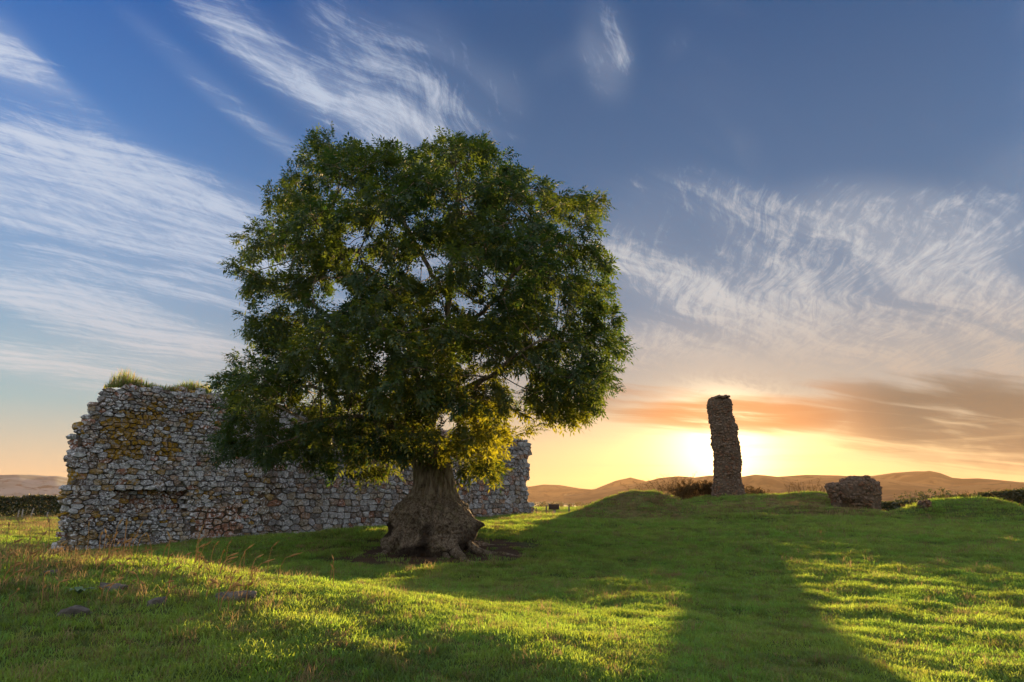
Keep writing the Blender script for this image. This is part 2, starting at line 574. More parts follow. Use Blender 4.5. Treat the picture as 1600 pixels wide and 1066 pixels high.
M = dict(
    ground=material('meadow_soil', m_ground),
    grass=material('grass_green', m_grass(False)), dry=material('grass_dry', m_grass(True)),
    stone=material('wall_stone', m_stone(True)), stone2=material('tower_stone', m_stone(None, 1.0)),
    mortar=material('rubble_core', m_mortar), core=material('lime_core', m_plain((.115, .085, .062), (.062, .046, .034), 5.0, .95, 1.0)), bark=material('bark', m_bark),
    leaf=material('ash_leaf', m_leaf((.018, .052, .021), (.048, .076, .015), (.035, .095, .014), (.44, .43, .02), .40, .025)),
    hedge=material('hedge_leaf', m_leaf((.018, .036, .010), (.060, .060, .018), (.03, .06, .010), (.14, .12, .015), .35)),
    twig=material('dry_twig', m_leaf((.085, .058, .030), (.16, .11, .05), (.10, .06, .025), (.20, .13, .05), .3, 0)),
    straw=material('straw', m_leaf((.26, .18, .08), (.36, .26, .12), (.30, .20, .08), (.42, .28, .10), .4, 0)),
    post=material('weathered_wood', m_plain((.16, .14, .12))),
    board=material('dark_board', m_plain((.05, .035, .03))),
    pale=material('pale_wood', m_plain((.36, .34, .31))),
    rock=material('field_rock', m_plain((.115, .105, .095), (.05, .047, .042), 9.0, .9, .8)),
    weed=material('weed_leaf', m_leaf((.10, .17, .10), (.14, .20, .13), (.08, .14, .05), (.1, .16, .06), .3, 0)),
)

# ------------------------------------------------------------------ the lie of the land
def gauss(x, y, cx, cy, sx, sy, rot=0.0):
    c, s = math.cos(R(rot)), math.sin(R(rot))
    dx, dy = x - cx, y - cy
    a, b = dx * c + dy * s, -dx * s + dy * c
    return np.exp(-.5 * ((a / sx) ** 2 + (b / sy) ** 2))


def flat(v):                                       # flat-topped falloff
    return 1 - (1 - v) ** 2


def ground_z(x, y):
    x = np.asarray(x, float); y = np.asarray(y, float)
    z = .72 * sstep(17, 40, y) * sstep(-10, 3, x) * (1 - .45 * sstep(15, 27, x))
    z = z + 1.0 * gauss(x, y, -6.3, 8.0, 3.7, 2.3)                     # near bank, lower left
    z = z + .30 * gauss(x, y, -.2, 5.8, 3.0, 2.2) - .25 * gauss(x, y, -14.5, 22.5, 3.5, 2.5)
    z = z + .50 * gauss(x, y, -3.6, 24.3, 4.6, 2.4, 8)                  # rise under the tree
    z = z + .10 * gauss(x, y, -2.3, 20.0, 2.6, 1.8)
    z = z + .30 * gauss(x, y, 2.0, 29.5, 3.0, 1.6)                      # lip right of the tree
    z = z + 1.12 * flat(gauss(x, y, 6.3, 36.0, 1.55, 1.15)) * (1 + .16 * vnoise(x * .8, y * .8, 0, 3))
    z = z + .35 * gauss(x, y, 9.4, 37.0, 1.5, 1.2)
    z = z + 1.0 * flat(gauss(x, y, 16.2, 49.5, 3.0, 2.8))               # knoll of the tower stump
    z = z + .50 * gauss(x, y, 15.0, 42.5, 3.0, 1.5)
    z = z - .40 * gauss(x, y, 11.4, 38.0, 1.3, 1.6) - .25 * gauss(x, y, 19.4, 40.5, 1.4, 1.5)
    z = z + .50 * gauss(x, y, 15.6, 38.5, 1.5, 1.0) + .38 * gauss(x, y, 17.6, 36.5, 1.6, .9) + .30 * gauss(x, y, 11.2, 33.0, 1.6, .8)
    z = z + 1.0 * gauss(x, y, 20.4, 45.5, 1.9, 1.7)
    z = z + .95 * flat(gauss(x, y, 23.0, 36.5, 1.5, 1.2)) + .55 * gauss(x, y, 26.0, 35.5, 2.2, 1.3)
    z = z - .55 * gauss(x, y, 3.6, 52.0, 3.2, 6.5)                     # the dip behind the lip, by the sign
    near = 1 - sstep(70, 140, np.hypot(x, y))
    z = z + near * (1 - .45 * gauss(x, y, -3.5, 7.8, 4, 2)) * (.10 * fbm(x * .22, y * .22, 0, 3, 11) + .09 * fbm(x * .95, y * .95, 0, 4, 23) + .045 * vnoise(x * 2.1, y * 2.1, 0, 29))
    drop = 18 * sstep(60, 260, y + .35 * np.maximum(x, 0) - .9 * np.maximum(-x - 8, 0) * (1 - sstep(70, 140, y)))
    return z - drop + (1 - near) * 1.5 * fbm(x * .01, y * .01, 0, 3, 5)


def axis(lo, hi, step, far_lo, far_hi, grow=1.16):
    a = list(np.arange(lo, hi + 1e-6, step))
    s, v = step, hi
    while v < far_hi:
        s *= grow; v += s; a.append(v)
    s, v, pre = step, lo, []
    while v > far_lo:
        s *= grow; v -= s; pre.append(v)
    return np.array(pre[::-1] + a)


def build_ground():
    xs = axis(-34, 40, .22, -4400, 4400)
    ys = axis(2, 62, .22, -900, 4800)
    X, Y = np.meshgrid(xs, ys)
    Z = ground_z(X, Y)
    nx, ny = len(xs), len(ys)
    i = np.arange(nx * ny).reshape(ny, nx)
    f = np.stack([i[:-1, :-1], i[:-1, 1:], i[1:, 1:], i[1:, :-1]], -1).reshape(-1, 4)
    me = mesh_of('ground', np.stack([X, Y, Z], -1).reshape(-1, 3), f, True)
    o = obj('ground', me, M['ground'], kind='structure')
    return o


build_ground()


def gz(x, y):
    return float(ground_z(x, y))


# ------------------------------------------------------------------ hills
def hill(name, prof, D, depth, mat, z0=-22, seed=1, side=4000, amp=.05):
    """A range of hills: a real heightfield whose crest line follows the skyline seen from the field."""
    azs, els = zip(*[azel(px, py) for px, py in prof])
    n, k = 260, 22
    A = np.linspace(azs[0] - 1, azs[-1] + 1, n)
    E = np.interp(A, azs, els)
    vs = np.zeros((k, n, 3))
    for j in range(k):
        q = j / (k - 1)                              # 0 front foot, .55 crest, 1 rear foot
        d = D - depth * .55 + depth * q + 90 * vnoise(A * .35, q * 2.0, 0, seed)
        crest = EYE + D * np.tan(np.radians(E))
        s = sstep(0, .55, q) if q <= .55 else sstep(1.1, .55, q)
        dc = D + 90 * vnoise(A * .35, .55 * 2.0, 0, seed)
        crest = EYE + dc * np.tan(np.radians(E))
        h = z0 + (crest - z0) * s * (1 + (amp * vnoise(A * .9, q * 6, 0, seed + 3) if q < .5 else 0))
        vs[j, :, 0] = d * np.sin(np.radians(A)); vs[j, :, 1] = d * np.cos(np.radians(A)); vs[j, :, 2] = h
    i = np.arange(n * k).reshape(k, n)
    f = np.stack([i[:-1, :-1], i[:-1, 1:], i[1:, 1:], i[1:, :-1]], -1).reshape(-1, 4)
    return obj(name, mesh_of(name, vs.reshape(-1, 3), f, True), mat, kind='structure')


M['moor'] = material('moorland', m_hill((.105, .070, .030), (.030, .026, .014), .0034, .011))
M['farm'] = material('farmland', m_hill((.14, .18, .19), (.075, .11, .115), .0024, .012))
hill('hill', [(880, 772), (930, 764), (960, 752), (985, 746), (1005, 751), (1040, 760), (1090, 766)], 4000, 900, M['moor'], seed=4)
hill('hill', [(780, 764), (830, 760), (850, 757), (875, 758), (905, 763), (960, 768), (1020, 772)], 3500, 700, M['moor'], seed=9)
hill('hill', [(900, 773), (960, 761), (1000, 755), (1030, 747), (1060, 744), (1085, 746), (1110, 743), (1150, 746), (1180, 742), (1215, 745), (1260, 742),
              (1310, 743), (1370, 748), (1440, 756), (1520, 766)], 2700, 800, M['moor'], seed=12)
hill('hill', [(1240, 770), (1290, 756), (1330, 747), (1360, 744), (1395, 739), (1430, 736.5), (1452, 736.5), (1470, 740), (1488, 747), (1505, 748), (1530, 747.5),
              (1560, 750), (1600, 754), (1700, 760)], 3200, 900, M['moor'], seed=21)
hill('hill', [(1380, 774), (1440, 768), (1500, 760), (1560, 755), (1640, 752), (1760, 752)], 2300, 600, M['moor'], seed=27)
hill('hill', [(-260, 748), (-80, 744), (24, 742), (50, 742), (75, 744), (90, 744), (110, 747), (160, 752), (330, 758), (560, 764), (700, 768)], 2600, 1300, M['farm'], seed=31)

# ------------------------------------------------------------------ rubble masonry
PAL = [((.27, .27, .285), 4), ((.36, .37, .39), 4), ((.20, .19, .19), 3), ((.25, .19, .15), 2), ((.29, .25, .20), 2), ((.17, .14, .125), 2)]
PALW = np.array([w for _, w in PAL], float); PALW /= PALW.sum()


def stone_tint(red=0.0, dark=0.0):
    if rng.random() < red:
        c = np.array((.27, .14, .095)) if rng.random() < .6 else np.array((.32, .22, .16))
    else:
        c = np.array(PAL[rng.choice(len(PAL), p=PALW)][0])
    return c * (1 + .25 * (rng.random() - .5)) * (1 - dark)


def clip_poly(poly, nx, ny, d):
    out = []
    m = len(poly)
    for i in range(m):
        a, b = poly[i], poly[(i + 1) % m]
        da, db = a[0] * nx + a[1] * ny - d, b[0] * nx + b[1] * ny - d
        if da <= 0: out.append(a)
        if (da < 0 < db) or (db < 0 < da):
            t = da / (da - db)
            out.append((a[0] + (b[0] - a[0]) * t, a[1] + (b[1] - a[1]) * t))
    return out


def rubble_cells(u0, u1, v0, v1, su, sv, jit=.32, keep=None, big=.12):
    """Rough courses of uneven stones: cells of jittered rows of seeds."""
    seeds = []
    v = v0
    row = 0
    while v < v1 + sv:
        h = sv * (rng.uniform(.45, .75) if rng.random() < .3 else rng.uniform(.8, 1.35))
        u = u0 - su * rng.random()
        while u < u1 + su:
            wd = su * (rng.uniform(.35, .7) if rng.random() < .3 else rng.uniform(.7, 1.6)) * (h / sv) ** .4
            seeds.append((u + wd / 2, v + h / 2 + sv * jit * rng.normal() * .7))
            if rng.random() < big: pass
            u += wd
        v += h
        row += 1
    S = np.array(seeds)
    asp = su / sv
    Q = S * np.array([1, asp])
    cells = []
    for i in range(len(S)):
        if not (u0 <= S[i, 0] <= u1 and v0 <= S[i, 1] <= v1): continue
        if keep is not None and not keep(S[i, 0], S[i, 1]): continue
        d2 = ((Q - Q[i]) ** 2).sum(1)
        nb = np.argsort(d2)[1:17]
        e = su * 1.1
        poly = [(Q[i, 0] - e, Q[i, 1] - e), (Q[i, 0] + e, Q[i, 1] - e), (Q[i, 0] + e, Q[i, 1] + e), (Q[i, 0] - e, Q[i, 1] + e)]
        for j in nb:
            n = Q[j] - Q[i]
            mid = (Q[j] + Q[i]) / 2
            poly = clip_poly(poly, n[0], n[1], n @ mid)
            if len(poly) < 3: break
        if len(poly) >= 3:
            cells.append((S[i], [(a, b / asp) for a, b in poly]))
    return cells


def stone_shell(poly, place, gap=.018, h=.07, back=.16, rough=.03):
    """One stone from its outline; place(u, v, out) -> world. Returns verts, faces (about 50 triangles)."""
    c = np.mean(poly, 0)
    pts = []
    m = len(poly)
    for i in range(m):                                # knock the corners off
        a, b = np.array(poly[i]), np.array(poly[(i + 1) % m])
        L = np.linalg.norm(b - a)
        if L < .04: continue
        pts += [a + (b - a) * .10, a + (b - a) * .90] if L > .13 else [(a + b) / 2]
    if len(pts) < 4: return None
    pts = np.array(pts)
    pts += rng.normal(0, rough * .35, pts.shape)
    rad = np.linalg.norm(pts - c, axis=1, keepdims=True)
    pin = c + (pts - c) * np.maximum(.35, 1 - gap / np.maximum(rad, .03))
    n = len(pts)
    vs = []
    tilt = rng.normal(0, .10, 2)
    for q, out in ((pin, -back), (pin, h * .35), (c + (pin - c) * .87, h)):
        for pnt in q:
            o = out + (0 if out < 0 else rng.normal(0, rough * .4) + (pnt - c) @ tilt)
            vs.append(place(pnt[0], pnt[1], o))
    fs = []
    for r in range(2):
        for k in range(n):
            k2 = (k + 1) % n
            fs.append((r * n + k, r * n + k2, (r + 1) * n + k2, (r + 1) * n + k))
    o = h + rng.normal(0, rough * .5)
    vs.append(place(c[0], c[1], o))
    for k in range(n): fs.append((2 * n + k, 2 * n + (k + 1) % n, 3 * n))
    return np.array([tuple(v) for v in vs]), fs


def pebble(center, size, axis_n=None, seed=None, flat_k=.7, n=(5, 7)):
    """A blunt irregular block of stone, about 50 triangles."""
    k, m = n
    rot = Matrix.Rotation(rng.uniform(0, 6.28), 3, 'Z') @ Matrix.Rotation(rng.normal(0, .25), 3, 'X')
    vs, fs = [], []
    for i in range(1, k - 1):
        ph = math.pi * i / (k - 1)
        for j in range(m):
            a = 2 * math.pi * j / m
            d = Vector((math.cos(a) * math.sin(ph), math.sin(a) * math.sin(ph), math.cos(ph)))
            e = 1 / max(abs(d.x), abs(d.y), abs(d.z)) * .55 + .5
            d = d * e * rng.uniform(.82, 1.14)
            d = rot @ Vector((d.x * size[0], d.y * size[1], d.z * size[2]))
            vs.append(d + Vector(center))
    top = rot @ Vector((0, 0, size[2] * .95)); bot = rot @ Vector((0, 0, -size[2] * .95))
    vs += [top + Vector(center), bot + Vector(center)]
    T, B = len(vs) - 2, len(vs) - 1
    for i in range(k - 3):
        for j in range(m):
            j2 = (j + 1) % m
            fs.append((i * m + j, (i + 1) * m + j, (i + 1) * m + j2, i * m + j2))
    for j in range(m):
        j2 = (j + 1) % m
        fs.append((T, j, j2)); fs.append((B, (k - 3) * m + j2, (k - 3) * m + j))
    return np.array([tuple(v) for v in vs]), fs


# ---- the long ruined wall
WA = at(93, 866, 24.0); WB = at(829, 801, 42.0)
WU = Vector((WB.x - WA.x, WB.y - WA.y, 0)); WL = WU.length; WU.normalize()
WN = Vector((WU.y, -WU.x, 0))                        # towards the camera side
W_TH = 1.35


def wall_u(px, py):
    """Where a picture ray meets the wall's face: (u, height)."""
    d = pdir(px, py)
    o = Vector((0, 0, EYE))
    P0 = Vector((WA.x, WA.y, 0))
    s = (P0 - o).dot(WN) / d.dot(WN)
    q = o + d * s
    return (q - P0).dot(WU), q.z


LEFT = sorted([(v, u) for u, v in (wall_u(*p) for p in [(168, 606), (157, 625), (140, 636), (146, 648), (125, 664), (117, 690), (112, 735), (118, 748), (99, 764), (98, 788), (108, 800), (95, 815), (100, 835), (89, 862), (89, 880)])])
RIGHT = sorted([(v, u) for u, v in (wall_u(*p) for p in [(803, 683), (824, 690), (833, 697), (823, 722), (826, 742), (821, 760), (824, 780), (832, 797), (832, 815)])])
TOP = sorted(wall_u(*p) for p in [(160, 600), (168, 606), (190, 603), (230, 604), (262, 611), (300, 609), (340, 616), (380, 622), (430, 633), (480, 640), (540, 650), (600, 655), (660, 668), (720, 676), (760, 680), (800, 684), (822, 690), (836, 700)])
lv, lu = np.array(LEFT).T; rv, ru = np.array(RIGHT).T; tu, tv = np.array(TOP).T


def wtop(u): return np.interp(u, tu, tv)
def wleft(v): return np.interp(v, lv, lu)
def wright(v): return np.interp(v, rv, ru)


def wplace(u, v, o):
    b = .06 * math.sin(u * .9) + .05 * math.sin(u * 2.3 + v)
    q = WU * u + WN * (o + b)
    return Vector((WA.x + q.x, WA.y + q.y, v))


REC = (wall_u(178, 800), wall_u(292, 766))            # robbed hollow in the face
PAT = (wall_u(302, 838), wall_u(376, 792))            # reddish repaired patch


def in_box(u, v, box, e=0.0):
    (a, b), (c, d) = box
    return a - e <= u <= c + e and b - e <= v <= d + e


def build_wall():
    root = thing('ruined_wall', 'long ruined rubble wall with orange lichen and grass on top, behind the big tree', 'stone wall', (WA.x, WA.y, 0))
    # core
    ns, nt_ = 90, 26
    V = []
    for side in (0, 1):
        for j in range(nt_ + 1):
            for i in range(ns + 1):
                s, q = i / ns, j / nt_
                v = -.8 + q * 5
                for _ in range(3):
                    cut = 1.2 if side else 0.0              # the broken end runs back at a slant
                    u = wleft(v) + .10 + cut + s * (wright(v) - wleft(v) - .20 - cut)
                    v = -.8 + q * (wtop(u) + .8 - .08)
                w = -.02 if side == 0 else -W_TH
                w += .05 * float(vnoise(u * 3, v * 3, side * 9, 4)) * (1 if side == 0 else 3)
                if side == 0 and in_box(u, v, REC, .05): w -= .26
                V.append(tuple(wplace(u, v + (.10 * float(vnoise(u * 2, side * 5, 0, 8)) if j == nt_ else 0), w)))
    n = (ns + 1) * (nt_ + 1)
    I = lambda sd, i, j: sd * n + j * (ns + 1) + i
    Fc = []
    for j in range(nt_):
        for i in range(ns):
            Fc.append((I(0, i, j), I(0, i + 1, j), I(0, i + 1, j + 1), I(0, i, j + 1)))
            Fc.append((I(1, i + 1, j), I(1, i, j), I(1, i, j + 1), I(1, i + 1, j + 1)))
        Fc.append((I(1, 0, j), I(0, 0, j), I(0, 0, j + 1), I(1, 0, j + 1)))
        Fc.append((I(0, ns, j), I(1, ns, j), I(1, ns, j + 1), I(0, ns, j + 1)))
    for i in range(ns):
        Fc.append((I(0, i, nt_), I(0, i + 1, nt_), I(1, i + 1, nt_), I(1, i, nt_)))
    part('rubble_core', mesh_of('rubble_core', V, Fc), M['mortar'], root)

    stones = []                                        # (verts, faces, tint, lichen, size in the picture)

    def put(vf, tint, li):
        if vf is None: return
        v, f = vf
        c = v.mean(0)
        r = np.ptp(v, axis=0).max()
        stones.append((v, f, tint, li, r / c[1], c))

    keep = lambda u, v: wleft(v) + .02 < u < wright(v) - .02 and v < wtop(u) - .03 and not in_box(u, v, PAT)
    Lc = [wall_u(205, 690), wall_u(190, 668), wall_u(215, 655), wall_u(190, 705), wall_u(240, 640), wall_u(265, 700), wall_u(300, 660)]
    for (su, sv, ua, ub) in ((.31, .17, -.5, 7.0), (.38, .25, 7.0, 17.5), (.38, .25, 17.5, WL + 1)):
        for s, poly in rubble_cells(ua, ub, -.5, 6.6, su, sv, .22, keep):
            u, v = s
            rec = in_box(u, v, REC)
            li = 0.0
            for k, (a, b) in enumerate(Lc):
                dd = math.hypot((u - a) / (.75 if k < 4 else .5), (v - b) / .45)
                li = max(li, 1.0 if dd < rng.uniform(.3, 1.05) else 0)
            if u < 7.5 and rng.random() < .16: li = max(li, rng.uniform(.5, 1))
            left = u < 7
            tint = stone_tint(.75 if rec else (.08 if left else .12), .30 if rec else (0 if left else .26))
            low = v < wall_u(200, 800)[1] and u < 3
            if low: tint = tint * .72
            h = rng.uniform(.015, .10)
            d = -.24 if rec else 0.0
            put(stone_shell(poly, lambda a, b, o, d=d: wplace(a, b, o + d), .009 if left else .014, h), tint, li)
    # round red cobbles bedded in pale mortar: the mended patch
    (a, b), (c, d) = PAT
    for s, poly in rubble_cells(a, c, b, d, .30, .24, .4):
        put(stone_shell(poly, wplace, .032, .05), stone_tint(.97) * 1.15, 0)
    # broken ends and ragged top
    for fn, sgn in ((wleft, -1), (wright, 1)):
        v = -.3
        while v < 5.6:
            hgt = rng.uniform(.11, .27)
            uu = float(fn(v + hgt / 2))
            if v + hgt < wtop(uu + (.5 if sgn < 0 else -.1)) - .08:
                w = -.05
                while w > -W_TH:
                    wd = rng.uniform(.22, .5)
                    jut = rng.uniform(-.10, .14) if w > -.3 else rng.uniform(-.15, .12)
                    slant = -w * .92 if sgn < 0 else 0
                    put(pebble(wplace(uu + slant + sgn * (jut - .08), v + hgt / 2, w - wd / 2), (rng.uniform(.16, .30), wd * .52, hgt * .52)), stone_tint(.2, .15), 1.0 if rng.random() < .25 else 0)
                    w -= wd
            v += hgt * .92
    u = float(wleft(5.3))
    while u < WL:
        z = float(wtop(u))
        w = 0
        while w > -W_TH:
            wd = rng.uniform(.25, .45)
            if u < float(wleft(z - .1)) + .15 - (w - wd) * .92:
                w -= wd; continue
            sz = (rng.uniform(.14, .28), wd * .5, rng.uniform(.08, .17))
            put(pebble(wplace(u + rng.normal(0, .05), z + rng.uniform(-.09, .05), w - wd / 2), sz), stone_tint(.15, .1), 1.0 if rng.random() < .3 and u < 7 else 0)
            w -= wd
        u += rng.uniform(.28, .5)
    # the 300 that show largest are parts of their own
    def hidden(c):
        px = 800 + F * c[0] / (c[1] * math.cos(PITCH))
        return 345 < px < 640 and c[2] > 2.6 or 610 < px < 740
    order = sorted(range(len(stones)), key=lambda i: -(stones[i][4] * (.3 if hidden(stones[i][5]) else 1) * (1 if stones[i][5][2] > .1 else .3)))
    def crust(c):                                      # pale lichen crust thins out along the wall
        u = (c[0] - WA.x) * WU.x + (c[1] - WA.y) * WU.y
        return 1.0 - .62 * float(sstep(5.5, 9.5, u))
    own = set(order[:298])
    rest = Soup()
    for i, (v, f, tint, li, r, c) in enumerate(stones):
        kk = np.full(len(v), crust(c))
        if i in own:
            cc = Vector(v.mean(0))
            me = mesh_of('stone', v - np.array(cc), [tuple(map(int, q)) for q in f], False, {'tint': np.tile(tint, (len(v), 1)), 'lichen': np.full(len(v), li), 'crust': kk})
            o = obj('stone', me, M['stone'], root)
            o.location = cc - Vector(root.location)
        else:
            rest.add(v, f, tint=np.tile(tint, (len(v), 1)), lichen=np.full(len(v), li), crust=kk)
    part('stonework', rest.mesh('stonework'), M['stone'], root, kind='stuff')
    # turf on the wall head
    tf, at_ = [], []
    V, Fq, T = [], [], []
    for (u, k) in [(rng.uniform(wall_u(176, 604)[0], wall_u(335, 612)[0]), 1) for _ in range(2200)] + [(rng.uniform(6, 24), .5) for _ in range(500)]:
        w = rng.uniform(-W_TH * .9, -.02)
        hh = k * rng.uniform(.10, .50) * (.70 + .7 * float(sstep(-.3, .5, vnoise(u * 2.1, 0, 0, 77)))) * (1.25 if abs(u - wall_u(208, 600)[0]) < .5 else .8) * (1.3 if abs(u - wall_u(318, 600)[0]) < .2 else 1)
        b = wplace(u, float(wtop(u)) - .02 + (.06 if w < -.3 else 0), w)
        dx, dy = rng.normal(0, .07, 2)
        a = rng.uniform(0, 3.14); ex = Vector((math.cos(a), math.sin(a), 0)) * .011
        n0 = len(V)
        mid = b + Vector((dx * .4, dy * .4, hh * .6)); tip = b + Vector((dx * 1.5, dy * 1.5, hh))
        V += [tuple(b - ex), tuple(b + ex), tuple(mid - ex * .8), tuple(mid + ex * .8), tuple(tip)]
        Fq += [(n0, n0 + 1, n0 + 3, n0 + 2), (n0 + 2, n0 + 3, n0 + 4)]
        T += [0, 0, .5, .5, 1]
    me = mesh_of('wall_top_grass', V, Fq, False, {'tip': T})
    me.materials.append(M['grass']); me.materials.append(M['dry'])
    mi = np.repeat((rng.random(len(Fq) // 2) < .3).astype(np.int32), 2)
    me.polygons.foreach_set('material_index', mi)
    part('wall_top_grass', me, None, root, kind='stuff')


build_wall()


# ---- free-standing masses of rubble: the tower stump and the fallen lump
def lump(name, label, cat, rows, Y, depth, su, mat, seed, ex=3.4):
    """rows: (py, left px, right px) from the top down."""
    rows = [(py, at(l, py, Y), at(r, py, Y)) for py, l, r in rows]
    zs = np.array([a.z for _, a, b in rows])[::-1]
    cx = np.array([(a.x + b.x) / 2 for _, a, b in rows])[::-1]
    hw = np.array([(b.x - a.x) / 2 for _, a, b in rows])[::-1]
    cy = Y
    root = thing(name, label, cat, (cx[0], cy, gz(cx[0], cy)))

    def surf(th, z, o=0.0):
        x0, w = np.interp(z, zs, cx), np.interp(z, zs, hw)
        c, s = np.cos(th), np.sin(th)
        e = (np.abs(c) ** ex + np.abs(s) ** ex) ** (-1 / ex)
        dd = depth / 2 * (w / hw.max()) ** .5
        k = 1 + .08 * vnoise(th * 2.2, z * 1.7, 0, seed)
        return np.stack([x0 + c * e * (w * k + o), cy + s * e * (dd * k + o), z + 0 * th], -1)
    nz, na = max(14, int((zs[-1] - zs[0]) / .16)), 56
    z0 = zs[0] - .5
    V = []
    for j in range(nz + 1):
        z = z0 + (zs[-1] - .06 - z0) * j / nz
        th = np.linspace(0, 2 * math.pi, na, endpoint=False)
        p = surf(th, np.full(na, z), -.07)
        p[:, :2] += (p[:, :2] - [np.interp(z, zs, cx), cy]) * (.05 * fbm(th * 4, z * 3.5, 0, 3, seed + 2))[:, None]
        p[:, 2] += .05 * vnoise(p[:, 0] * 3, p[:, 1] * 3, z, seed)
        V.append(p)
    V = np.concatenate(V)
    i = np.arange((nz + 1) * na).reshape(nz + 1, na)
    q = np.stack([i[:-1], np.roll(i[:-1], -1, 1), np.roll(i[1:], -1, 1), i[1:]], -1).reshape(-1, 4)
    V = np.concatenate([V, [[cx[-1], cy, zs[-1] + .05]]])
    top = np.stack([i[-1], np.roll(i[-1], -1), np.full(na, len(V) - 1)], -1)
    part('rubble_core', mesh_of('rubble_core', V, [q, top]), M['core'], root)
    sp = Soup()
    z = zs[0] - .15
    while z < zs[-1] + .02:
        h = su * rng.uniform(.45, .8)
        per = 4 * (np.interp(z, zs, hw) + depth / 2)
        n = max(8, int(per / (su * 1.0)))
        for k in range(n):
            th = 2 * math.pi * (k + rng.uniform(-.35, .35)) / n
            p = surf(np.array([th]), np.array([z + rng.normal(0, .03)]), -.15 + rng.uniform(-.05, .05))[0]
            v, f = pebble(p, (su * rng.uniform(.34, .62), su * rng.uniform(.34, .6), h * rng.uniform(.42, .6)), n=(5, 6))
            tint = stone_tint(.35, .1)
            sp.add(v, f, tint=np.tile(tint, (len(v), 1)), lichen=np.zeros(len(v)), crust=np.full(len(v), .45))
        z += h * .92
    for k in range(int(26 * hw[-1] * depth / su)):
        p = (cx[-1] + rng.uniform(-1, 1) * hw[-1], cy + rng.uniform(-.5, .5) * depth * .9, zs[-1] + rng.uniform(-.12, .02))
        v, f = pebble(p, (su * .42, su * .42, su * .3), n=(5, 6))
        tint = stone_tint(.35, .1)
        sp.add(v, f, tint=np.tile(tint, (len(v), 1)), lichen=np.zeros(len(v)), crust=np.full(len(v), .45))
    part('stonework', sp.mesh('stonework'), mat, root, kind='stuff')
    return root


lump('tower_stump', 'tall leaning stub of a rubble tower alone on the knoll before the sun', 'ruined tower',
     [(621, 1114, 1134), (624, 1107, 1139), (634, 1105, 1142), (641, 1107, 1143), (650, 1108, 1144), (660, 1110, 1147), (668, 1111, 1152), (685, 1112, 1153), (700, 1114, 1155), (715, 1116, 1157),
      (724, 1117, 1159), (730, 1116, 1157), (738, 1116, 1157), (748, 1117, 1157), (760, 1115, 1160), (775, 1111, 1163)], 49.0, 2.0, .24, M['stone2'], 5)
lump('masonry_lump', 'rounded chunk of fallen rubble masonry on turf right of the tower stub', 'ruin',
     [(745.5, 1334, 1346), (747, 1323, 1356), (750, 1314, 1366), (755, 1311, 1373), (763, 1310, 1377), (770, 1311, 1377), (778, 1314, 1375), (788, 1325, 1374), (796, 1336, 1374)], 42.0, 2.2, .24, M['stone2'], 8, 2.1)
lump('masonry_footing', 'low stub of stones against the left flank of the rounded masonry chunk', 'ruin',
     [(756, 1296, 1318), (760, 1291, 1320), (768, 1293, 1322), (780, 1300, 1326)], 42.6, 1.3, .24, M['stone2'], 14)
lump('masonry_footing', 'dark stone face at the left end of the low grassy bank, far right', 'ruin',
     [(783, 1437, 1447), (786, 1435, 1452), (791, 1436, 1453), (798, 1439, 1456)], 36.0, .9, .22, M['stone2'], 15)


# ------------------------------------------------------------------ the old ash tree
CROWN = [(480, 197), (520, 212), (560, 222), (620, 216), (664, 226), (672, 207), (720, 203), (755, 212), (772, 236), (800, 238), (830, 250), (850, 275), (880, 300),
         (905, 286), (940, 292), (940, 322), (925, 350), (945, 395), (966, 398), (960, 430), (945, 470), (963, 520), (975, 545), (955, 580), (958, 610), (940, 645),
         (910, 663), (872, 668), (845, 652), (835, 628), (805, 622), (790, 642), (806, 668), (815, 702), (822, 735), (800, 748), (770, 745), (745, 768), (718, 742),
         (690, 728), (655, 744), (620, 750), (590, 742), (560, 752), (520, 748), (480, 738), (430, 722), (390, 735), (345, 742), (326, 718), (335, 682), (352, 650),
         (345, 602), (350, 570), (376, 540), (382, 500), (370, 465), (377, 440), (356, 420), (360, 395), (385, 350), (380, 318), (400, 316), (425, 328), (431, 290),
         (440, 256), (470, 246), (478, 215)]
HOLES = [(566, 376, 20, 14), (592, 408, 14, 11), (545, 352, 10, 8), (535, 458, 26, 14), (430, 470, 30, 14), (722, 482, 26, 16), (668, 420, 18, 24), (478, 405, 14, 10), (640, 348, 22, 14),
         (760, 430, 20, 14), (512, 300, 20, 10), (700, 660, 16, 10), (812, 590, 22, 8), (450, 655, 14, 9), (860, 470, 16, 10), (600, 545, 16, 12), (700, 330, 14, 16), (640, 215, 22, 22), (868, 262, 26, 20), (560, 640, 18, 10), (490, 600, 16, 10), (880, 560, 14, 10), (900, 420, 13, 10), (820, 330, 13, 10), (400, 560, 15, 9), (745, 560, 15, 9)]


def inside(poly, x, y):
    c = np.zeros(len(x), bool)
    n = len(poly)
    for i in range(n):
        (x1, y1), (x2, y2) = poly[i], poly[(i + 1) % n]
        hit = ((y1 > y) != (y2 > y)) & (x < (x2 - x1) * (y - y1) / (y2 - y1 + 1e-9) + x1)
        c ^= hit
    return c


def at_np(px, py, Y):
    a, b = (px - 800) / F, (533 - py) / F
    dy = math.cos(PITCH) - b * math.sin(PITCH); dz = math.sin(PITCH) + b * math.cos(PITCH)
    s = Y / dy
    return np.stack([a * s, Y + 0 * a, EYE + dz * s], -1)


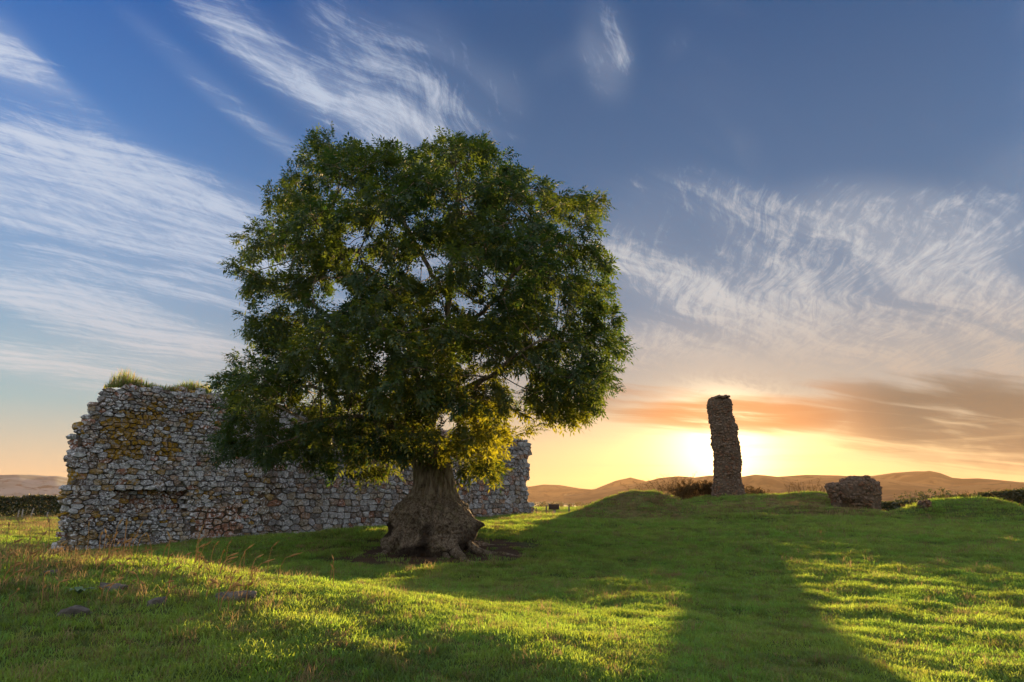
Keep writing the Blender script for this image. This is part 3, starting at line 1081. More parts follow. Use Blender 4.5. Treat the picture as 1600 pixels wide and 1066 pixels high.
def edge_dist(poly, x, y):
    d = np.full(len(x), 1e9)
    n = len(poly)
    for i in range(n):
        a, b = np.array(poly[i], float), np.array(poly[(i + 1) % n], float)
        ab = b - a
        t = np.clip(((x - a[0]) * ab[0] + (y - a[1]) * ab[1]) / (ab @ ab), 0, 1)
        d = np.minimum(d, np.hypot(x - a[0] - t * ab[0], y - a[1] - t * ab[1]))
    return d


def crown_targets(n_clump, n_pt):
    """Clumps of twig ends spread through the crown's volume."""
    out = []
    cl = []
    tries = 0
    while len(cl) < n_clump and tries < 60000:
        tries += 1
        x, y = rng.uniform(322, 976), rng.uniform(196, 770)
        if not inside(CROWN, np.array([x]), np.array([y]))[0]: continue
        e = edge_dist(CROWN, np.array([x]), np.array([y]))[0]
        if e < 5: continue
        if any(((x - a) / (p + 12)) ** 2 + ((y - b) / (q + 12)) ** 2 < 1 for a, b, p, q in HOLES): continue
        half = 4.9 * math.sqrt(max(.02, 1 - (1 - min(1, e / 230)) ** 2))
        if y > 640: half = min(half, 2.8)
        dpt = half * (rng.uniform(-1, 1) if rng.random() < .5 else rng.choice([-1, 1]) * rng.uniform(.65, 1))
        p = at_np(np.array([x]), np.array([y]), 20.0 + dpt)[0]
        if any(np.linalg.norm(p - q) < .86 for q, _ in cl): continue
        cl.append((p, min(.88, .34 + e / 53 * .8) * rng.uniform(.75, 1.1)))
    for p, r in cl:
        m = int(n_pt * (r / .9) ** 2)
        q = rng.normal(0, 1, (m, 3)); q /= np.linalg.norm(q, axis=1, keepdims=True)
        q *= (rng.random((m, 1)) ** .4) * r * np.array([1.12, 1.12, .60])
        out.append(p + q)
    out = np.concatenate(out)
    # keep the outline and the open gaps
    px, py = project(out)
    ok = inside(CROWN, px + rng.normal(0, 9, len(px)), py + rng.normal(0, 9, len(px)))
    for a, b, p, q in HOLES:
        ok &= ((px - a) / p) ** 2 + ((py - b) / q) ** 2 > 1
    return out[ok]


def project(P):
    d = P - np.array([0, 0, EYE])
    f = d[:, 1] * math.cos(PITCH) + d[:, 2] * math.sin(PITCH)
    uu = -d[:, 1] * math.sin(PITCH) + d[:, 2] * math.cos(PITCH)
    return 800 + F * d[:, 0] / f, 533 - F * uu / f


def build_tree():
    base = Vector((TREE.x, TREE.y, gz(TREE.x, TREE.y)))
    root = thing('ash_tree', 'large broad-crowned ash tree with a swollen gnarled bole standing before the ruined wall', 'tree', base)
    A = crown_targets(300, 60)
    # first limbs, then growth towards the targets
    limbs = [[(668, 700, 20), (678, 640, 20.1), (690, 560, 20.2), (702, 470, 20.2), (708, 380, 20), (715, 300, 19.8)],
             [(690, 560, 20.2), (730, 510, 19.2), (790, 450, 18.4), (840, 380, 18)],
             [(678, 640, 20.1), (740, 600, 20.8), (810, 560, 21.4), (880, 520, 21.8)],
             [(678, 640, 20.1), (640, 570, 19.4), (590, 500, 18.6), (545, 430, 18.2), (520, 340, 18.2)],
             [(640, 570, 19.4), (590, 540, 20.6), (520, 500, 21.4), (450, 450, 21.8)],
             [(668, 700, 20), (620, 650, 20.6), (550, 620, 21.2), (460, 600, 21.4)],
             [(668, 700, 20), (630, 670, 18.8), (560, 650, 18), (480, 660, 17.4)],
             [(702, 470, 20.2), (660, 400, 21.2), (620, 320, 22)],
             [(678, 640, 20.1), (720, 620, 18.6), (780, 580, 17.4), (830, 540, 16.8)],
             [(668, 700, 20), (722, 692, 19.8), (758, 694, 19.4)]]
    nodes, par = [], []
    key = {}
    for L in limbs:
        prev = None
        for q in L:
            p = np.array(at(*q))
            if q in key:
                prev = key[q]; continue
            if prev is None:
                nodes.append(p); par.append(-1); key[q] = prev = len(nodes) - 1; continue
            a = nodes[prev]; m = max(1, int(np.linalg.norm(p - a) / .3))
            for k in range(1, m + 1):
                t = k / m
                w = a + (p - a) * t + (rng.normal(0, .035, 3) if k < m else 0)
                nodes.append(w); par.append(prev); prev = len(nodes) - 1
            key[q] = prev
    step, kill = .24, .34
    P = np.array(nodes)
    near = np.full(len(A), 1e9); who = np.zeros(len(A), int)
    alive = np.ones(len(A), bool)
    new0 = 0
    for it in range(140):
        for s0 in range(new0, len(nodes), 400):
            B = np.array(nodes[s0:s0 + 400])
            d = np.linalg.norm(A[:, None, :] - B[None], axis=2)
            j = d.argmin(1); dm = d[np.arange(len(A)), j]
            up = dm < near
            near[up] = dm[up]; who[up] = j[up] + s0
        new0 = len(nodes)
        alive &= near > kill
        idx = np.where(alive & (near < 4.0))[0]
        if len(idx) == 0: break
        pull = {}
        for i in idx:
            v = A[i] - nodes[who[i]]
            pull.setdefault(who[i], []).append(v / np.linalg.norm(v))
        grew = 0
        for k, vs in pull.items():
            d = np.sum(vs, 0) + rng.normal(0, .15, 3)
            L = np.linalg.norm(d)
            if L < 1e-3: continue
            q = nodes[k] + d / L * step
            nodes.append(q); par.append(k); grew += 1
        if not grew or len(nodes) > 16000: break
    P = np.array(nodes); N = len(P)
    kids = [[] for _ in range(N)]
    for i, k in enumerate(par):
        if k >= 0: kids[k].append(i)
    r = np.zeros(N)
    for i in range(N - 1, -1, -1):
        r[i] = max(.0075, sum(r[c] ** 2.35 for c in kids[i]) ** (1 / 2.35)) if kids[i] else .0075
    r *= min(1.0, .36 / r[0])
    r = np.maximum(r, .006)
    # chains
    twigs = Soup()
    stack = [(0, None)]
    nl = 0
    while stack:
        i, p = stack.pop()
        ch = [i] if p is None else [p, i]
        cur = i
        while kids[cur]:
            ks = sorted(kids[cur], key=lambda c: -r[c])
            for c in ks[1:]: stack.append((c, cur))
            cur = ks[0]; ch.append(cur)
        if len(ch) < 2: continue
        rr = [r[c] for c in ch]
        if p is not None: rr[0] = min(r[ch[0]], r[ch[1]] * 1.25)
        if max(rr[1:]) > .05:
            s = Soup()
            tube(s, P[ch], rr, 9, True, dark=0.0)
            part('limb', s.mesh('limb', True), M['bark'], root)
            nl += 1
        else:
            tube(twigs, P[ch], rr, 5 if rr[1] > .02 else 3, False, dark=0.0)
    part('twigs', twigs.mesh('twigs', True), M['bark'], root, kind='stuff')

    # bole: fluted above, burred and swollen below
    hs = np.array([-.5, 0, .38, .75, 1.08, 1.26, 1.45, 1.8, 2.25, 2.6, 3.0, 3.4]) + base.z - .05
    cxp = np.array([672, 673, 675, 677, 680, 682, 683, 681, 679, 676, 671, 668])
    rad = np.array([1.02, .98, 1.02, .99, .94, .82, .65, .58, .53, .49, .44, .34])
    rows, na = 170, 220
    V = []; Dk = []
    kn = [(rng.uniform(0, 6.283), rng.uniform(.1, 1.35), rng.uniform(.10, .24), rng.choice([-1.0, 1.0, 1.0]) * rng.uniform(.06, .15)) for _ in range(46)]
    th = np.linspace(0, 2 * math.pi, na, endpoint=False)
    for j in range(rows):
        z = hs[0] + (hs[-1] - hs[0]) * j / (rows - 1)
        rr = np.interp(z, hs, rad); c0 = (np.interp(z, hs, cxp) - 800) / F * 20.0 * 1.0
        zz = z - base.z
        c, s = np.cos(th), np.sin(th)
        fl = sstep(1.3, 1.9, zz)                             # fluted part
        twist = th + .10 * zz
        rid = lambda f, q, sd: 1 - 2 * np.abs(vnoise(c * f, s * f, zz * q, sd))
        k = 1 + fl * (.06 * np.sin(5 * twist + 1 + 1.4 * vnoise(c * 2, s * 2, zz * .7, 2)) + .05 * vnoise(c * 3, s * 3, zz * 1.2, 52) + .045 * rid(5, .5, 12) + .03 * rid(11, .9, 3))
        k = k + (1 - fl) * (.19 * vnoise(c * 1.7, s * 1.7, zz * 1.5, 6) + .12 * rid(3.1, 2.0, 7) + .075 * rid(6.5, 4.2, 8) + .045 * rid(14, 8, 18))
        but = np.maximum(0, np.cos(5 * th + .6)) ** 3 * sstep(.25, -.15, zz) * .08
        k = k + but
        # the big burr
        sw = np.exp(-.5 * (((np.angle(np.exp(1j * (th - R(286))))) / .42) ** 2 + ((zz - .75) / .50) ** 2))
        for ka, kz, kr, kh in kn:
            dq = (np.angle(np.exp(1j * (th - ka))) * rr) ** 2 + (zz - kz) ** 2
            k = k + kh * np.exp(-.5 * dq / (kr * .6) ** 2)
        k = k + .09 * sw
        V.append(np.stack([c0 + c * rr * k, base.y + s * rr * k * .95, np.full(na, z)], -1))
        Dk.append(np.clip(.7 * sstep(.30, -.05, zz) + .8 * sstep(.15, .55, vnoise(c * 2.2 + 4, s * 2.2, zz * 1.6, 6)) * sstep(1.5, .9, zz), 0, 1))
    V = np.concatenate(V)
    i = np.arange(rows * na).reshape(rows, na)
    q = np.stack([i[:-1], np.roll(i[:-1], -1, 1), np.roll(i[1:], -1, 1), i[1:]], -1).reshape(-1, 4)
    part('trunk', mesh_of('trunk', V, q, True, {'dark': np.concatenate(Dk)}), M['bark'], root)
    # surface roots
    for a0, L, r0 in ((-40, 2.3, .19), (-14, 3.0, .13), (-58, 1.3, .11), (-150, 1.0, .12), (30, 2.0, .2)):
        s = Soup()
        pts, rs = [], []
        x, y, a = base.x + .82 * math.cos(R(a0)), base.y + .82 * math.sin(R(a0)), R(a0)
        n = 12
        for k in range(n):
            t = k / (n - 1)
            pts.append((x, y, gz(x, y) + .10 * (1 - t) ** 2 + .42 * max(0, 1 - t * 3.4) ** 1.5 - .07 * t + rng.normal(0, .012)))
            rs.append(r0 * (1 - .82 * t) * rng.uniform(.88, 1.1))
            a += rng.normal(0, .16)
            x += math.cos(a) * L / n; y += math.sin(a) * L / n
        tube(s, pts, rs, 9, True, dark=.25)
        part('root', s.mesh('root', True), M['bark'], root)

    # sprays of leaflets at the twig ends
    ends = np.array([i for i in range(N) if r[i] < .0102 and i > 60])
    E = P[ends]
    D = E - P[np.array(par)[ends]]
    D /= np.maximum(np.linalg.norm(D, axis=1, keepdims=True), 1e-6)
    rep = 7
    E = np.repeat(E, rep, 0); D = np.repeat(D, rep, 0)
    n = len(E)
    D = D + rng.normal(0, .55, (n, 3)); D[:, 2] -= .28
    D /= np.linalg.norm(D, axis=1, keepdims=True)
    E = E + rng.normal(0, .07, (n, 3))
    S = np.cross(D, rng.normal(0, .35, (n, 3)) + np.array([0, 0, 1])); S /= np.linalg.norm(S, axis=1, keepdims=True)
    U = np.cross(S, D)
    Ls = rng.uniform(.22, .38, n)
    vs, tone = [], []
    leaflets = [(.22, 1), (.22, -1), (.42, 1), (.42, -1), (.62, 1), (.62, -1), (.82, 1), (.82, -1), (1.0, 0)]
    tb = .5 + .5 * vnoise(E[:, 0] * .8, E[:, 1] * .8, E[:, 2] * .8, 4)
    for t, sd in leaflets:
        o = E + D * (Ls * t)[:, None] - np.array([0, 0, 1]) * (.10 * Ls * t ** 2)[:, None]
        dr = (S * sd * .86 + D * .5 if sd else D) + U * rng.normal(-.12, .22, (n, 1)) + rng.normal(0, .12, (n, 3))
        dr /= np.linalg.norm(dr, axis=1, keepdims=True)
        ll = Ls * (.46 - .10 * abs(t - .5)) * rng.uniform(.8, 1.2, n)
        ac = np.cross(dr, U); ac /= np.maximum(np.linalg.norm(ac, axis=1, keepdims=True), 1e-6)
        wv = (ac + U * .3) * (ll * .17)[:, None]
        vs.append(np.stack([o, o + dr * (ll * .5)[:, None] + wv, o + dr * ll[:, None] - np.array([0, 0, 1]) * (ll * .14)[:, None], o + dr * (ll * .5)[:, None] - wv], 1))
        tone.append(np.repeat(np.clip((tb * .8 + rng.normal(0, .14, n)) * np.clip(.34 + 1.5 * np.exp(-.5 * (((E[:, 0] + 1.2) / 2.2) ** 2 + ((E[:, 2] - 2.9) / 1.5) ** 2)), 0, 1.8), 0, 1)[:, None], 4, 1))  # golden tone painted into low leaves by the trunk, as if sunlit
    V = np.stack(vs, 1).reshape(-1, 3); T = np.stack(tone, 1).reshape(-1)
    q = np.arange(len(V)).reshape(-1, 4)
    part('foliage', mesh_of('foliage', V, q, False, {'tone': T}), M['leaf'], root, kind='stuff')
    print('TREE nodes', N, 'limbs', nl, 'sprays', n, 'leaf tris', len(q) * 2)


build_tree()


# ------------------------------------------------------------------ hedges and bushes
def leaf_mass(pts, size, droop=.2):
    """Loose leaf-sized faces at the given points."""
    n = len(pts)
    d = rng.normal(0, 1, (n, 3)); d[:, 2] -= droop; d /= np.linalg.norm(d, axis=1, keepdims=True)
    s = np.cross(d, rng.normal(0, 1, (n, 3))); s /= np.linalg.norm(s, axis=1, keepdims=True)
    L = size * rng.uniform(.6, 1.5, (n, 1))
    V = np.stack([pts, pts + d * L * .5 + s * L * .32, pts + d * L, pts + d * L * .5 - s * L * .32], 1).reshape(-1, 3)
    return V, np.arange(len(V)).reshape(-1, 4)


def hedge(name, label, line, height, width, n, size, mat='hedge', top=.25, group=None, cat='hedge'):
    pts = [np.array(p) for p in line]
    seg = np.array([np.linalg.norm((b - a)[:2]) for a, b in zip(pts, pts[1:])]); cum = np.concatenate([[0], np.cumsum(seg)])
    root = thing(name, label, cat, tuple(pts[0]), group)
    s = rng.uniform(0, cum[-1], n)
    xy = np.stack([np.interp(s, cum, [p[0] for p in pts]), np.interp(s, cum, [p[1] for p in pts])], -1)
    hz = height * (1 + top * fbm(s * .55, 3.3, 0, 3, 5))
    w = rng.uniform(-1, 1, n); v = rng.random(n) ** .7
    shell = rng.random(n) < .6
    w = np.where(shell, np.sign(w) * (1 - .15 * rng.random(n)), w)
    v = np.where(rng.random(n) < .25, 1 - .12 * rng.random(n), v)
    bulge = (1 - .35 * v ** 3) * (1 + .3 * fbm(s * .9, v * 2, 0, 3, 9))
    dirx = np.gradient(np.interp(np.linspace(0, cum[-1], 50), cum, [p[0] for p in pts])).mean(); diry = np.gradient(np.interp(np.linspace(0, cum[-1], 50), cum, [p[1] for p in pts])).mean()
    nn = np.array([-diry, dirx]) / math.hypot(dirx, diry)
    xy = xy + nn * (w * width * .5 * bulge)[:, None]
    P = np.concatenate([xy, (ground_z(xy[:, 0], xy[:, 1]) + v * hz)[:, None]], 1)
    V, q = leaf_mass(P, size)
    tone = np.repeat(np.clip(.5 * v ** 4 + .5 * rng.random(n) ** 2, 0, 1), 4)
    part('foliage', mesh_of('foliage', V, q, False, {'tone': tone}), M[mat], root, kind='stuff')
    sp = Soup()
    for k in range(int(cum[-1] * 2.2)):
        s0 = rng.uniform(0, cum[-1]); x, y = np.interp(s0, cum, [p[0] for p in pts]), np.interp(s0, cum, [p[1] for p in pts])
        z = gz(x, y); hh = height * rng.uniform(.8, 1.25)
        tube(sp, [(x, y, z - .1), (x + rng.normal(0, .1), y + rng.normal(0, .1), z + hh * .5), (x + rng.normal(0, .25), y + rng.normal(0, .2), z + hh)], [.03, .02, .006], 4, False, tone=0.0)
    part('stems', sp.mesh('stems'), M['twig'], root, kind='stuff')
    return root


def gpt(px, Y):
    x = (px - 800) / F * (Y * math.cos(PITCH))
    return (x, Y, gz(x, Y))


hedge('hedge', 'dark clipped field hedge with ochre top, beyond the left end of the ruined wall', [gpt(-330, 57), gpt(-60, 58), gpt(60, 59), gpt(230, 60)], 1.75, 1.5, 42000, .17)
hedge('hedge', 'dark thorn hedge beyond the low grassy bank, running on to its right', [gpt(1468, 47), gpt(1540, 46), gpt(1620, 45), gpt(1800, 43)], 1.55, 1.4, 26000, .15)
hedge('hedge', 'low dark hedge between the rounded masonry chunk and the grassy bank', [gpt(1372, 50), gpt(1405, 51), gpt(1440, 52)], 1.0, 1.2, 9000, .14)


def bush(name, label, px, Y, width, height, stems, leaves, lean=.5, leafsize=.07, leafmat='twig', spread=.5, cat='bush', tall=1.0):
    x0, y0, z0 = gpt(px, Y)
    root = thing(name, label, cat, (x0, y0, z0))
    sp = Soup(); tips = []
    for k in range(stems):
        x = x0 + rng.uniform(-.5, .5) * width; y = y0 + rng.normal(0, .4)
        z = gz(x, y)
        h = height * rng.uniform(.55, 1.15) * (1 - .35 * abs((x - x0) / width))
        lx = (x - x0) / width * lean + rng.normal(0, .22); ly = rng.normal(0, .2)
        p = [(x, y, z - .05), (x + lx * .3 * h, y + ly * .3 * h, z + h * .4), (x + lx * .7 * h, y + ly * .6 * h, z + h * .75), (x + lx * 1.15 * h, y + ly * h, z + h * tall)]
        tube(sp, p, [.014, .011, .008, .004], 4, False, tone=float(rng.random()))
        for j in range(3):
            t = rng.uniform(.35, .95)
            a = np.array(p[1]) * (1 - t) + np.array(p[3]) * t
            b = a + np.array([rng.normal(0, .2), rng.normal(0, .15), rng.uniform(.08, .35)]) * height * .45
            tube(sp, [a, (a + b) / 2 + rng.normal(0, .015, 3), b], [.007, .005, .003], 3, False, tone=float(rng.random()))
            tips += [b, (a + b) / 2]
        tips += [np.array(p[3]), np.array(p[2])]
    part('stems', sp.mesh('stems'), M['twig'], root, kind='stuff')
    tips = np.array(tips)
    if leaves:
        i = rng.integers(0, len(tips), leaves // 2)
        q = tips[i] + rng.normal(0, .06, (len(i), 3))
        m = leaves - len(i)
        lo = np.stack([x0 + rng.uniform(-.5, .5, m) * width, y0 + rng.normal(0, .45, m), np.zeros(m)], -1)
        lo[:, 2] = ground_z(lo[:, 0], lo[:, 1]) + rng.random(m) ** 1.2 * height * spread * (1 - .8 * ((lo[:, 0] - x0) / width * 2) ** 2)
        V, f = leaf_mass(np.concatenate([q, lo]), leafsize)
        part('foliage', mesh_of('foliage', V, f, False, {'tone': np.repeat(rng.random(leaves), 4)}), M[leafmat], root, kind='stuff')
    return root


bush('dry_bush', 'thin spiky dry bush with bare upright stalks, left of the tower stub', 1040, 50.5, 3.4, 1.9, 130, 3000, .9)
bush('thorn_bush', 'dense rounded brown bush close against the left side of the tower stub', 1088, 51.5, 3.3, 1.30, 60, 15000, .4, .09, 'twig', .95, tall=.9)
bush('low_scrub', 'low brown scrub at the right foot of the tower stub', 1182, 52, 3.0, .75, 50, 5200, .6, .08, 'twig', .8)
bush('low_scrub', 'sparse dry stalks on the grassy rise just left of the masonry chunk', 1268, 46.5, 2.6, .8, 40, 300, .5)
bush('thorn_bush', 'dark spreading thorn bush with bare twigs rising over the grassy bank on the right', 1476, 42, 3.4, 1.45, 120, 6500, 1.1, .10, 'hedge', .62)
bush('briar', 'single spray of bare briar twigs above the right-hand hedge', 1566, 47, 1.2, 2.1, 9, 20, 1.0)
bush('dry_bush', 'sparse dry stalks on the low bank before the right-hand hedge', 1535, 36.5, 2.6, .5, 26, 60, .5)


def far_trees():
    """The hazy wooded plain beyond the sign: too far to tell single trees apart."""
    n = 520
    V = []
    for k in range(n):
        Y = rng.uniform(380, 1900); px = rng.uniform(560, 1700) if k < 400 else rng.uniform(-200, 300)
        x = (px - 800) / F * Y * math.cos(PITCH); z = gz(x, Y); h = rng.uniform(5, 10)
        m = 70
        q = rng.normal(0, 1, (m, 3)); q /= np.linalg.norm(q, axis=1, keepdims=True)
        V.append(np.array([x, Y, z + h * .5]) + q * np.array([h * rng.uniform(.4, 1.3), h * .5, h * .5]) * rng.random((m, 1)) ** .3)
    P = np.concatenate(V)
    v, f = leaf_mass(P, 3.2)
    obj('distant_woods', mesh_of('distant_woods', v, f, False, {'tone': np.repeat(rng.random(len(P)) * .4, 4)}), M['hedge'], kind='stuff', label='hazy belt of trees far off on the plain below the hills', cat='woods')


far_trees()


# ------------------------------------------------------------------ sign, posts
def box(sp, c, s, rot=0.0, lean=0.0):
    m = Matrix.Translation(c) @ Matrix.Rotation(rot, 4, 'Z') @ Matrix.Rotation(lean, 4, 'X')
    bm = bmesh.new()
    bmesh.ops.create_cube(bm, size=1.0)
    bmesh.ops.scale(bm, vec=s, verts=bm.verts)
    bmesh.ops.bevel(bm, geom=bm.edges[:], offset=min(s) * .12, segments=1, affect='EDGES')
    bm.verts.index_update()
    sp.add([tuple(m @ v.co) for v in bm.verts], [tuple(v.index for v in f.verts) for f in bm.faces])
    bm.free()


def build_sign():
    Y = 48.0
    p = at(865.5, 792, Y); g = gz(p.x, Y)
    root = thing('site_sign', 'dark visitor board on a single pale post, just right of the ruined wall', 'sign', (p.x, Y, g))
    s = Soup(); box(s, (p.x, Y, p.z), (.72, .07, .30), .1, R(-12)); part('board', s.mesh('board'), M['board'], root)
    s = Soup(); box(s, (p.x, Y + .06, p.z - .17), (.80, .05, .04), .1); box(s, (p.x, Y + .05, p.z + .17), (.80, .05, .03), .1)
    part('frame', s.mesh('frame'), M['post'], root)
    s = Soup(); box(s, (p.x + .03, Y + .12, (g - .3 + p.z + .05) / 2), (.20, .09, p.z + .05 - g + .3), .1); part('post', s.mesh('post'), M['pale'], root)


build_sign()


def post(px, pyt, Y, label, w=.11, lean=0.0, group=None, mat='post'):
    t = at(px, pyt, Y); g = gz(t.x, Y)
    s = Soup()
    tube(s, [(0, 0, -.4), (lean * .3, 0, (t.z - g) * .5), (lean, 0, t.z - g)], [w * .55, w * .5, w * .45], 7, True)
    o = obj('fence_post', s.mesh('fence_post'), M[mat], label=label, cat='post', group=group)
    o.location = (t.x - lean, Y, g)
    return o


G1 = 'fence posts beyond the wall'
post(853.5, 790, 48.5, 'dark thin fence post just left of the small visitor sign', group=G1)
post(889, 790, 48.5, 'dark thin fence post right of the small visitor sign, against the hazy plain', group=G1)
post(838, 794, 50, 'short fence post nearest the end of the ruined wall', .09, group=G1)
G2 = 'old posts along the left hedge'
for px, py, ln, lab in ((30, 797, .02, 'grey stub of a post at the foot of the left hedge, nearest the picture edge'), (36, 796, 0, 'upright grey post beside the leftmost stub under the left hedge'),
                        (53, 794, .16, 'pale post leaning to the right in front of the left hedge'), (75, 800, .04, 'short grey post low in the middle of the left hedge foot'),
                        (98, 794, .08, 'pale slanting post by the left hedge, nearest the wall end')):
    post(px, py, 56.3, lab, .10, ln, G2, 'pale')


# ------------------------------------------------------------------ stones and plants in the near turf
def rock(px, py, Y, size, label, tilt=0.0):
    p = at(px, py, Y); z = gz(p.x, Y)
    bm = bmesh.new()
    bmesh.ops.create_icosphere(bm, subdivisions=3, radius=1)
    sd = int(px)
    for v in bm.verts:
        d = v.co.normalized()
        k = 1 / max(abs(d.x), abs(d.y), abs(d.z)) * .5 + .5
        k *= 1 + .38 * float(fbm(d.x * 1.6 + sd, d.y * 1.6, d.z * 1.6, 4, 3))
        v.co = Vector((d.x * size[0] * k, d.y * size[1] * k, d.z * size[2] * k))
    me = bpy.data.meshes.new('field_stone'); bm.to_mesh(me); bm.free()
    o = obj('field_stone', me, M['rock'], label=label, cat='stone', group='stones half buried in the near turf')
    o.location = (p.x, Y, z - size[2] * .20); o.rotation_euler = (tilt, rng.normal(0, .1), rng.uniform(-.4, .4))


def ray_ground(px, py, y0=5.0, y1=60.0):
    """First place where a picture ray meets the ground."""
    d = pdir(px, py)
    for Y in np.arange(y0, y1, .05):
        if EYE + d.z * Y / d.y <= gz(d.x * Y / d.y, Y): return float(Y)
    return y1


for px, py, sz, lab in ((76, 899, (.08, .07, .06), 'small dark stone at the left brow of the near bank'),
                        (175, 922, (.15, .09, .06), 'flat grey stone lying in the grass below the crest of the near bank'),
                        (116, 962, (.13, .09, .08), 'dark blue-grey stone low on the near bank, beside dry grass'),
                        (246, 947, (.08, .06, .07), 'little dark stone halfway down the near bank'),
                        (368, 940, (.19, .10, .09), 'broad pinkish-grey stone half sunk in the sunlit strip of the bank')):
    rock(px, py, ray_ground(px, py), sz, lab)
Y = ray_ground(872, 834)
rock(872, 831, Y, (.16, .1, .08), 'pale little stone in the grass right of the tree roots')
Y = ray_ground(1475, 793)


def weed(px, py, label):
    Y = ray_ground(px, py); p = at(px, py, Y); z = gz(p.x, Y)
    V, f, T = [], [], []
    for k in range(9):
        a = k * 2.4 + rng.normal(0, .2); L = rng.uniform(.09, .15); w = .022
        e = np.array([math.cos(a), math.sin(a), 0]); s = np.array([-math.sin(a), math.cos(a), 0])
        n0 = len(V)
        for t, ww, hh in ((0, .3, .02), (.35, 1, .10), (.7, .9, .12), (1, .05, .05)):
            c = np.array([p.x, Y, z + .03]) + e * L * t + np.array([0, 0, hh * .35 + .02 * t])
            V += [c - s * w * ww, c + s * w * ww]; T += [rng.random()] * 2
        for j in range(3): f.append((n0 + 2 * j, n0 + 2 * j + 1, n0 + 2 * j + 3, n0 + 2 * j + 2))
    me = mesh_of('broadleaf_weed', np.array(V) - np.array([p.x, Y, z]), f, True, {'tone': T})
    o = obj('broadleaf_weed', me, M['weed'], label=label, cat='weed'); o.location = (p.x, Y, z)


weed(122, 936, 'pale broad-leaved rosette weed on the near bank between the grey stones')


def stalks():
    sp = Soup()
    spots = [(px, None) for px in (40, 62, 90, 108, 165, 178, 190, 200, 214, 222, 228, 236, 262, 280, 325, 330, 336, 344, 352, 362, 368, 395, 402, 410, 435, 452, 533, 541, 285, 205, 195, 232)]
    for px, _ in spots + [(rng.uniform(30, 420), 1) for _ in range(90)]:
        x = None
        # the brow of the bank as seen from here, or somewhere on its face
        Y0 = rng.uniform(7.6, 8.8) if _ is None else rng.uniform(6.2, 8.4)
        x = (px + rng.normal(0, 3) - 800) / F * Y0 * 1.0
        z = gz(x, Y0)
        h = rng.uniform(.22, .48) if _ is None else rng.uniform(.10, .26)
        lx, ly = rng.normal(.03, .055), rng.normal(0, .05)
        p = [(x, Y0, z - .02), (x + lx * .15, Y0 + ly * .2, z + h * .5), (x + lx * .6, Y0 + ly * .6, z + h * .85), (x + lx * 1.3 + rng.normal(0, .03), Y0 + ly, z + h)]
        w = rng.uniform(.0034, .0055)
        tn = float(rng.random())
        tube(sp, p, [w, w * .9, w * .8, w * .5], 4, False, tone=tn)
        a, b = Vector(p[2]), Vector(p[3])
        tube(sp, [a.lerp(b, .2), a.lerp(b, .5), a.lerp(b, .8), b.lerp(a, -.25)], [w, w * 2.4, w * 2.0, w * .4], 5, False, tone=tn)
    obj('dry_grass_stalks', sp.mesh('dry_grass_stalks'), M['straw'], kind='stuff', label='straw-coloured seeding grass stalks along the brow of the near bank', cat='dry grass')


stalks()


# ------------------------------------------------------------------ turf: instanced tufts on the ground
def tuft(name, blades, rad, h, w, lean, mat, seed, cross=False):
    g = np.random.default_rng(seed)
    V, f, T = [], [], []
    for k in range(blades):
        a = g.uniform(0, 6.283); rr = rad * math.sqrt(g.random())
        x, y = rr * math.cos(a), rr * math.sin(a)
        hh = h * g.uniform(.5, 1.2); b = g.uniform(0, 6.283); ln = lean * g.uniform(.2, 1.4)
        dx, dy = math.cos(b) * ln * hh, math.sin(b) * ln * hh
        c = g.uniform(0, 3.1416); ex, ey = math.cos(c) * w / 2, math.sin(c) * w / 2
        n0 = len(V)
        V += [(x - ex, y - ey, -.01), (x + ex, y + ey, -.01), (x + dx * .4 - ex * .8, y + dy * .4 - ey * .8, hh * .6), (x + dx * .4 + ex * .8, y + dy * .4 + ey * .8, hh * .6), (x + dx, y + dy, hh * (1 - .25 * ln))]
        f += [(n0, n0 + 1, n0 + 3, n0 + 2), (n0 + 2, n0 + 3, n0 + 4)]
        T += [0, 0, .6, .6, 1]
    me = mesh_of(name, V, f, False, {'tip': T})
    me.materials.append(mat)
    return bpy.data.objects.new(name, me)              # only instanced, never placed itself


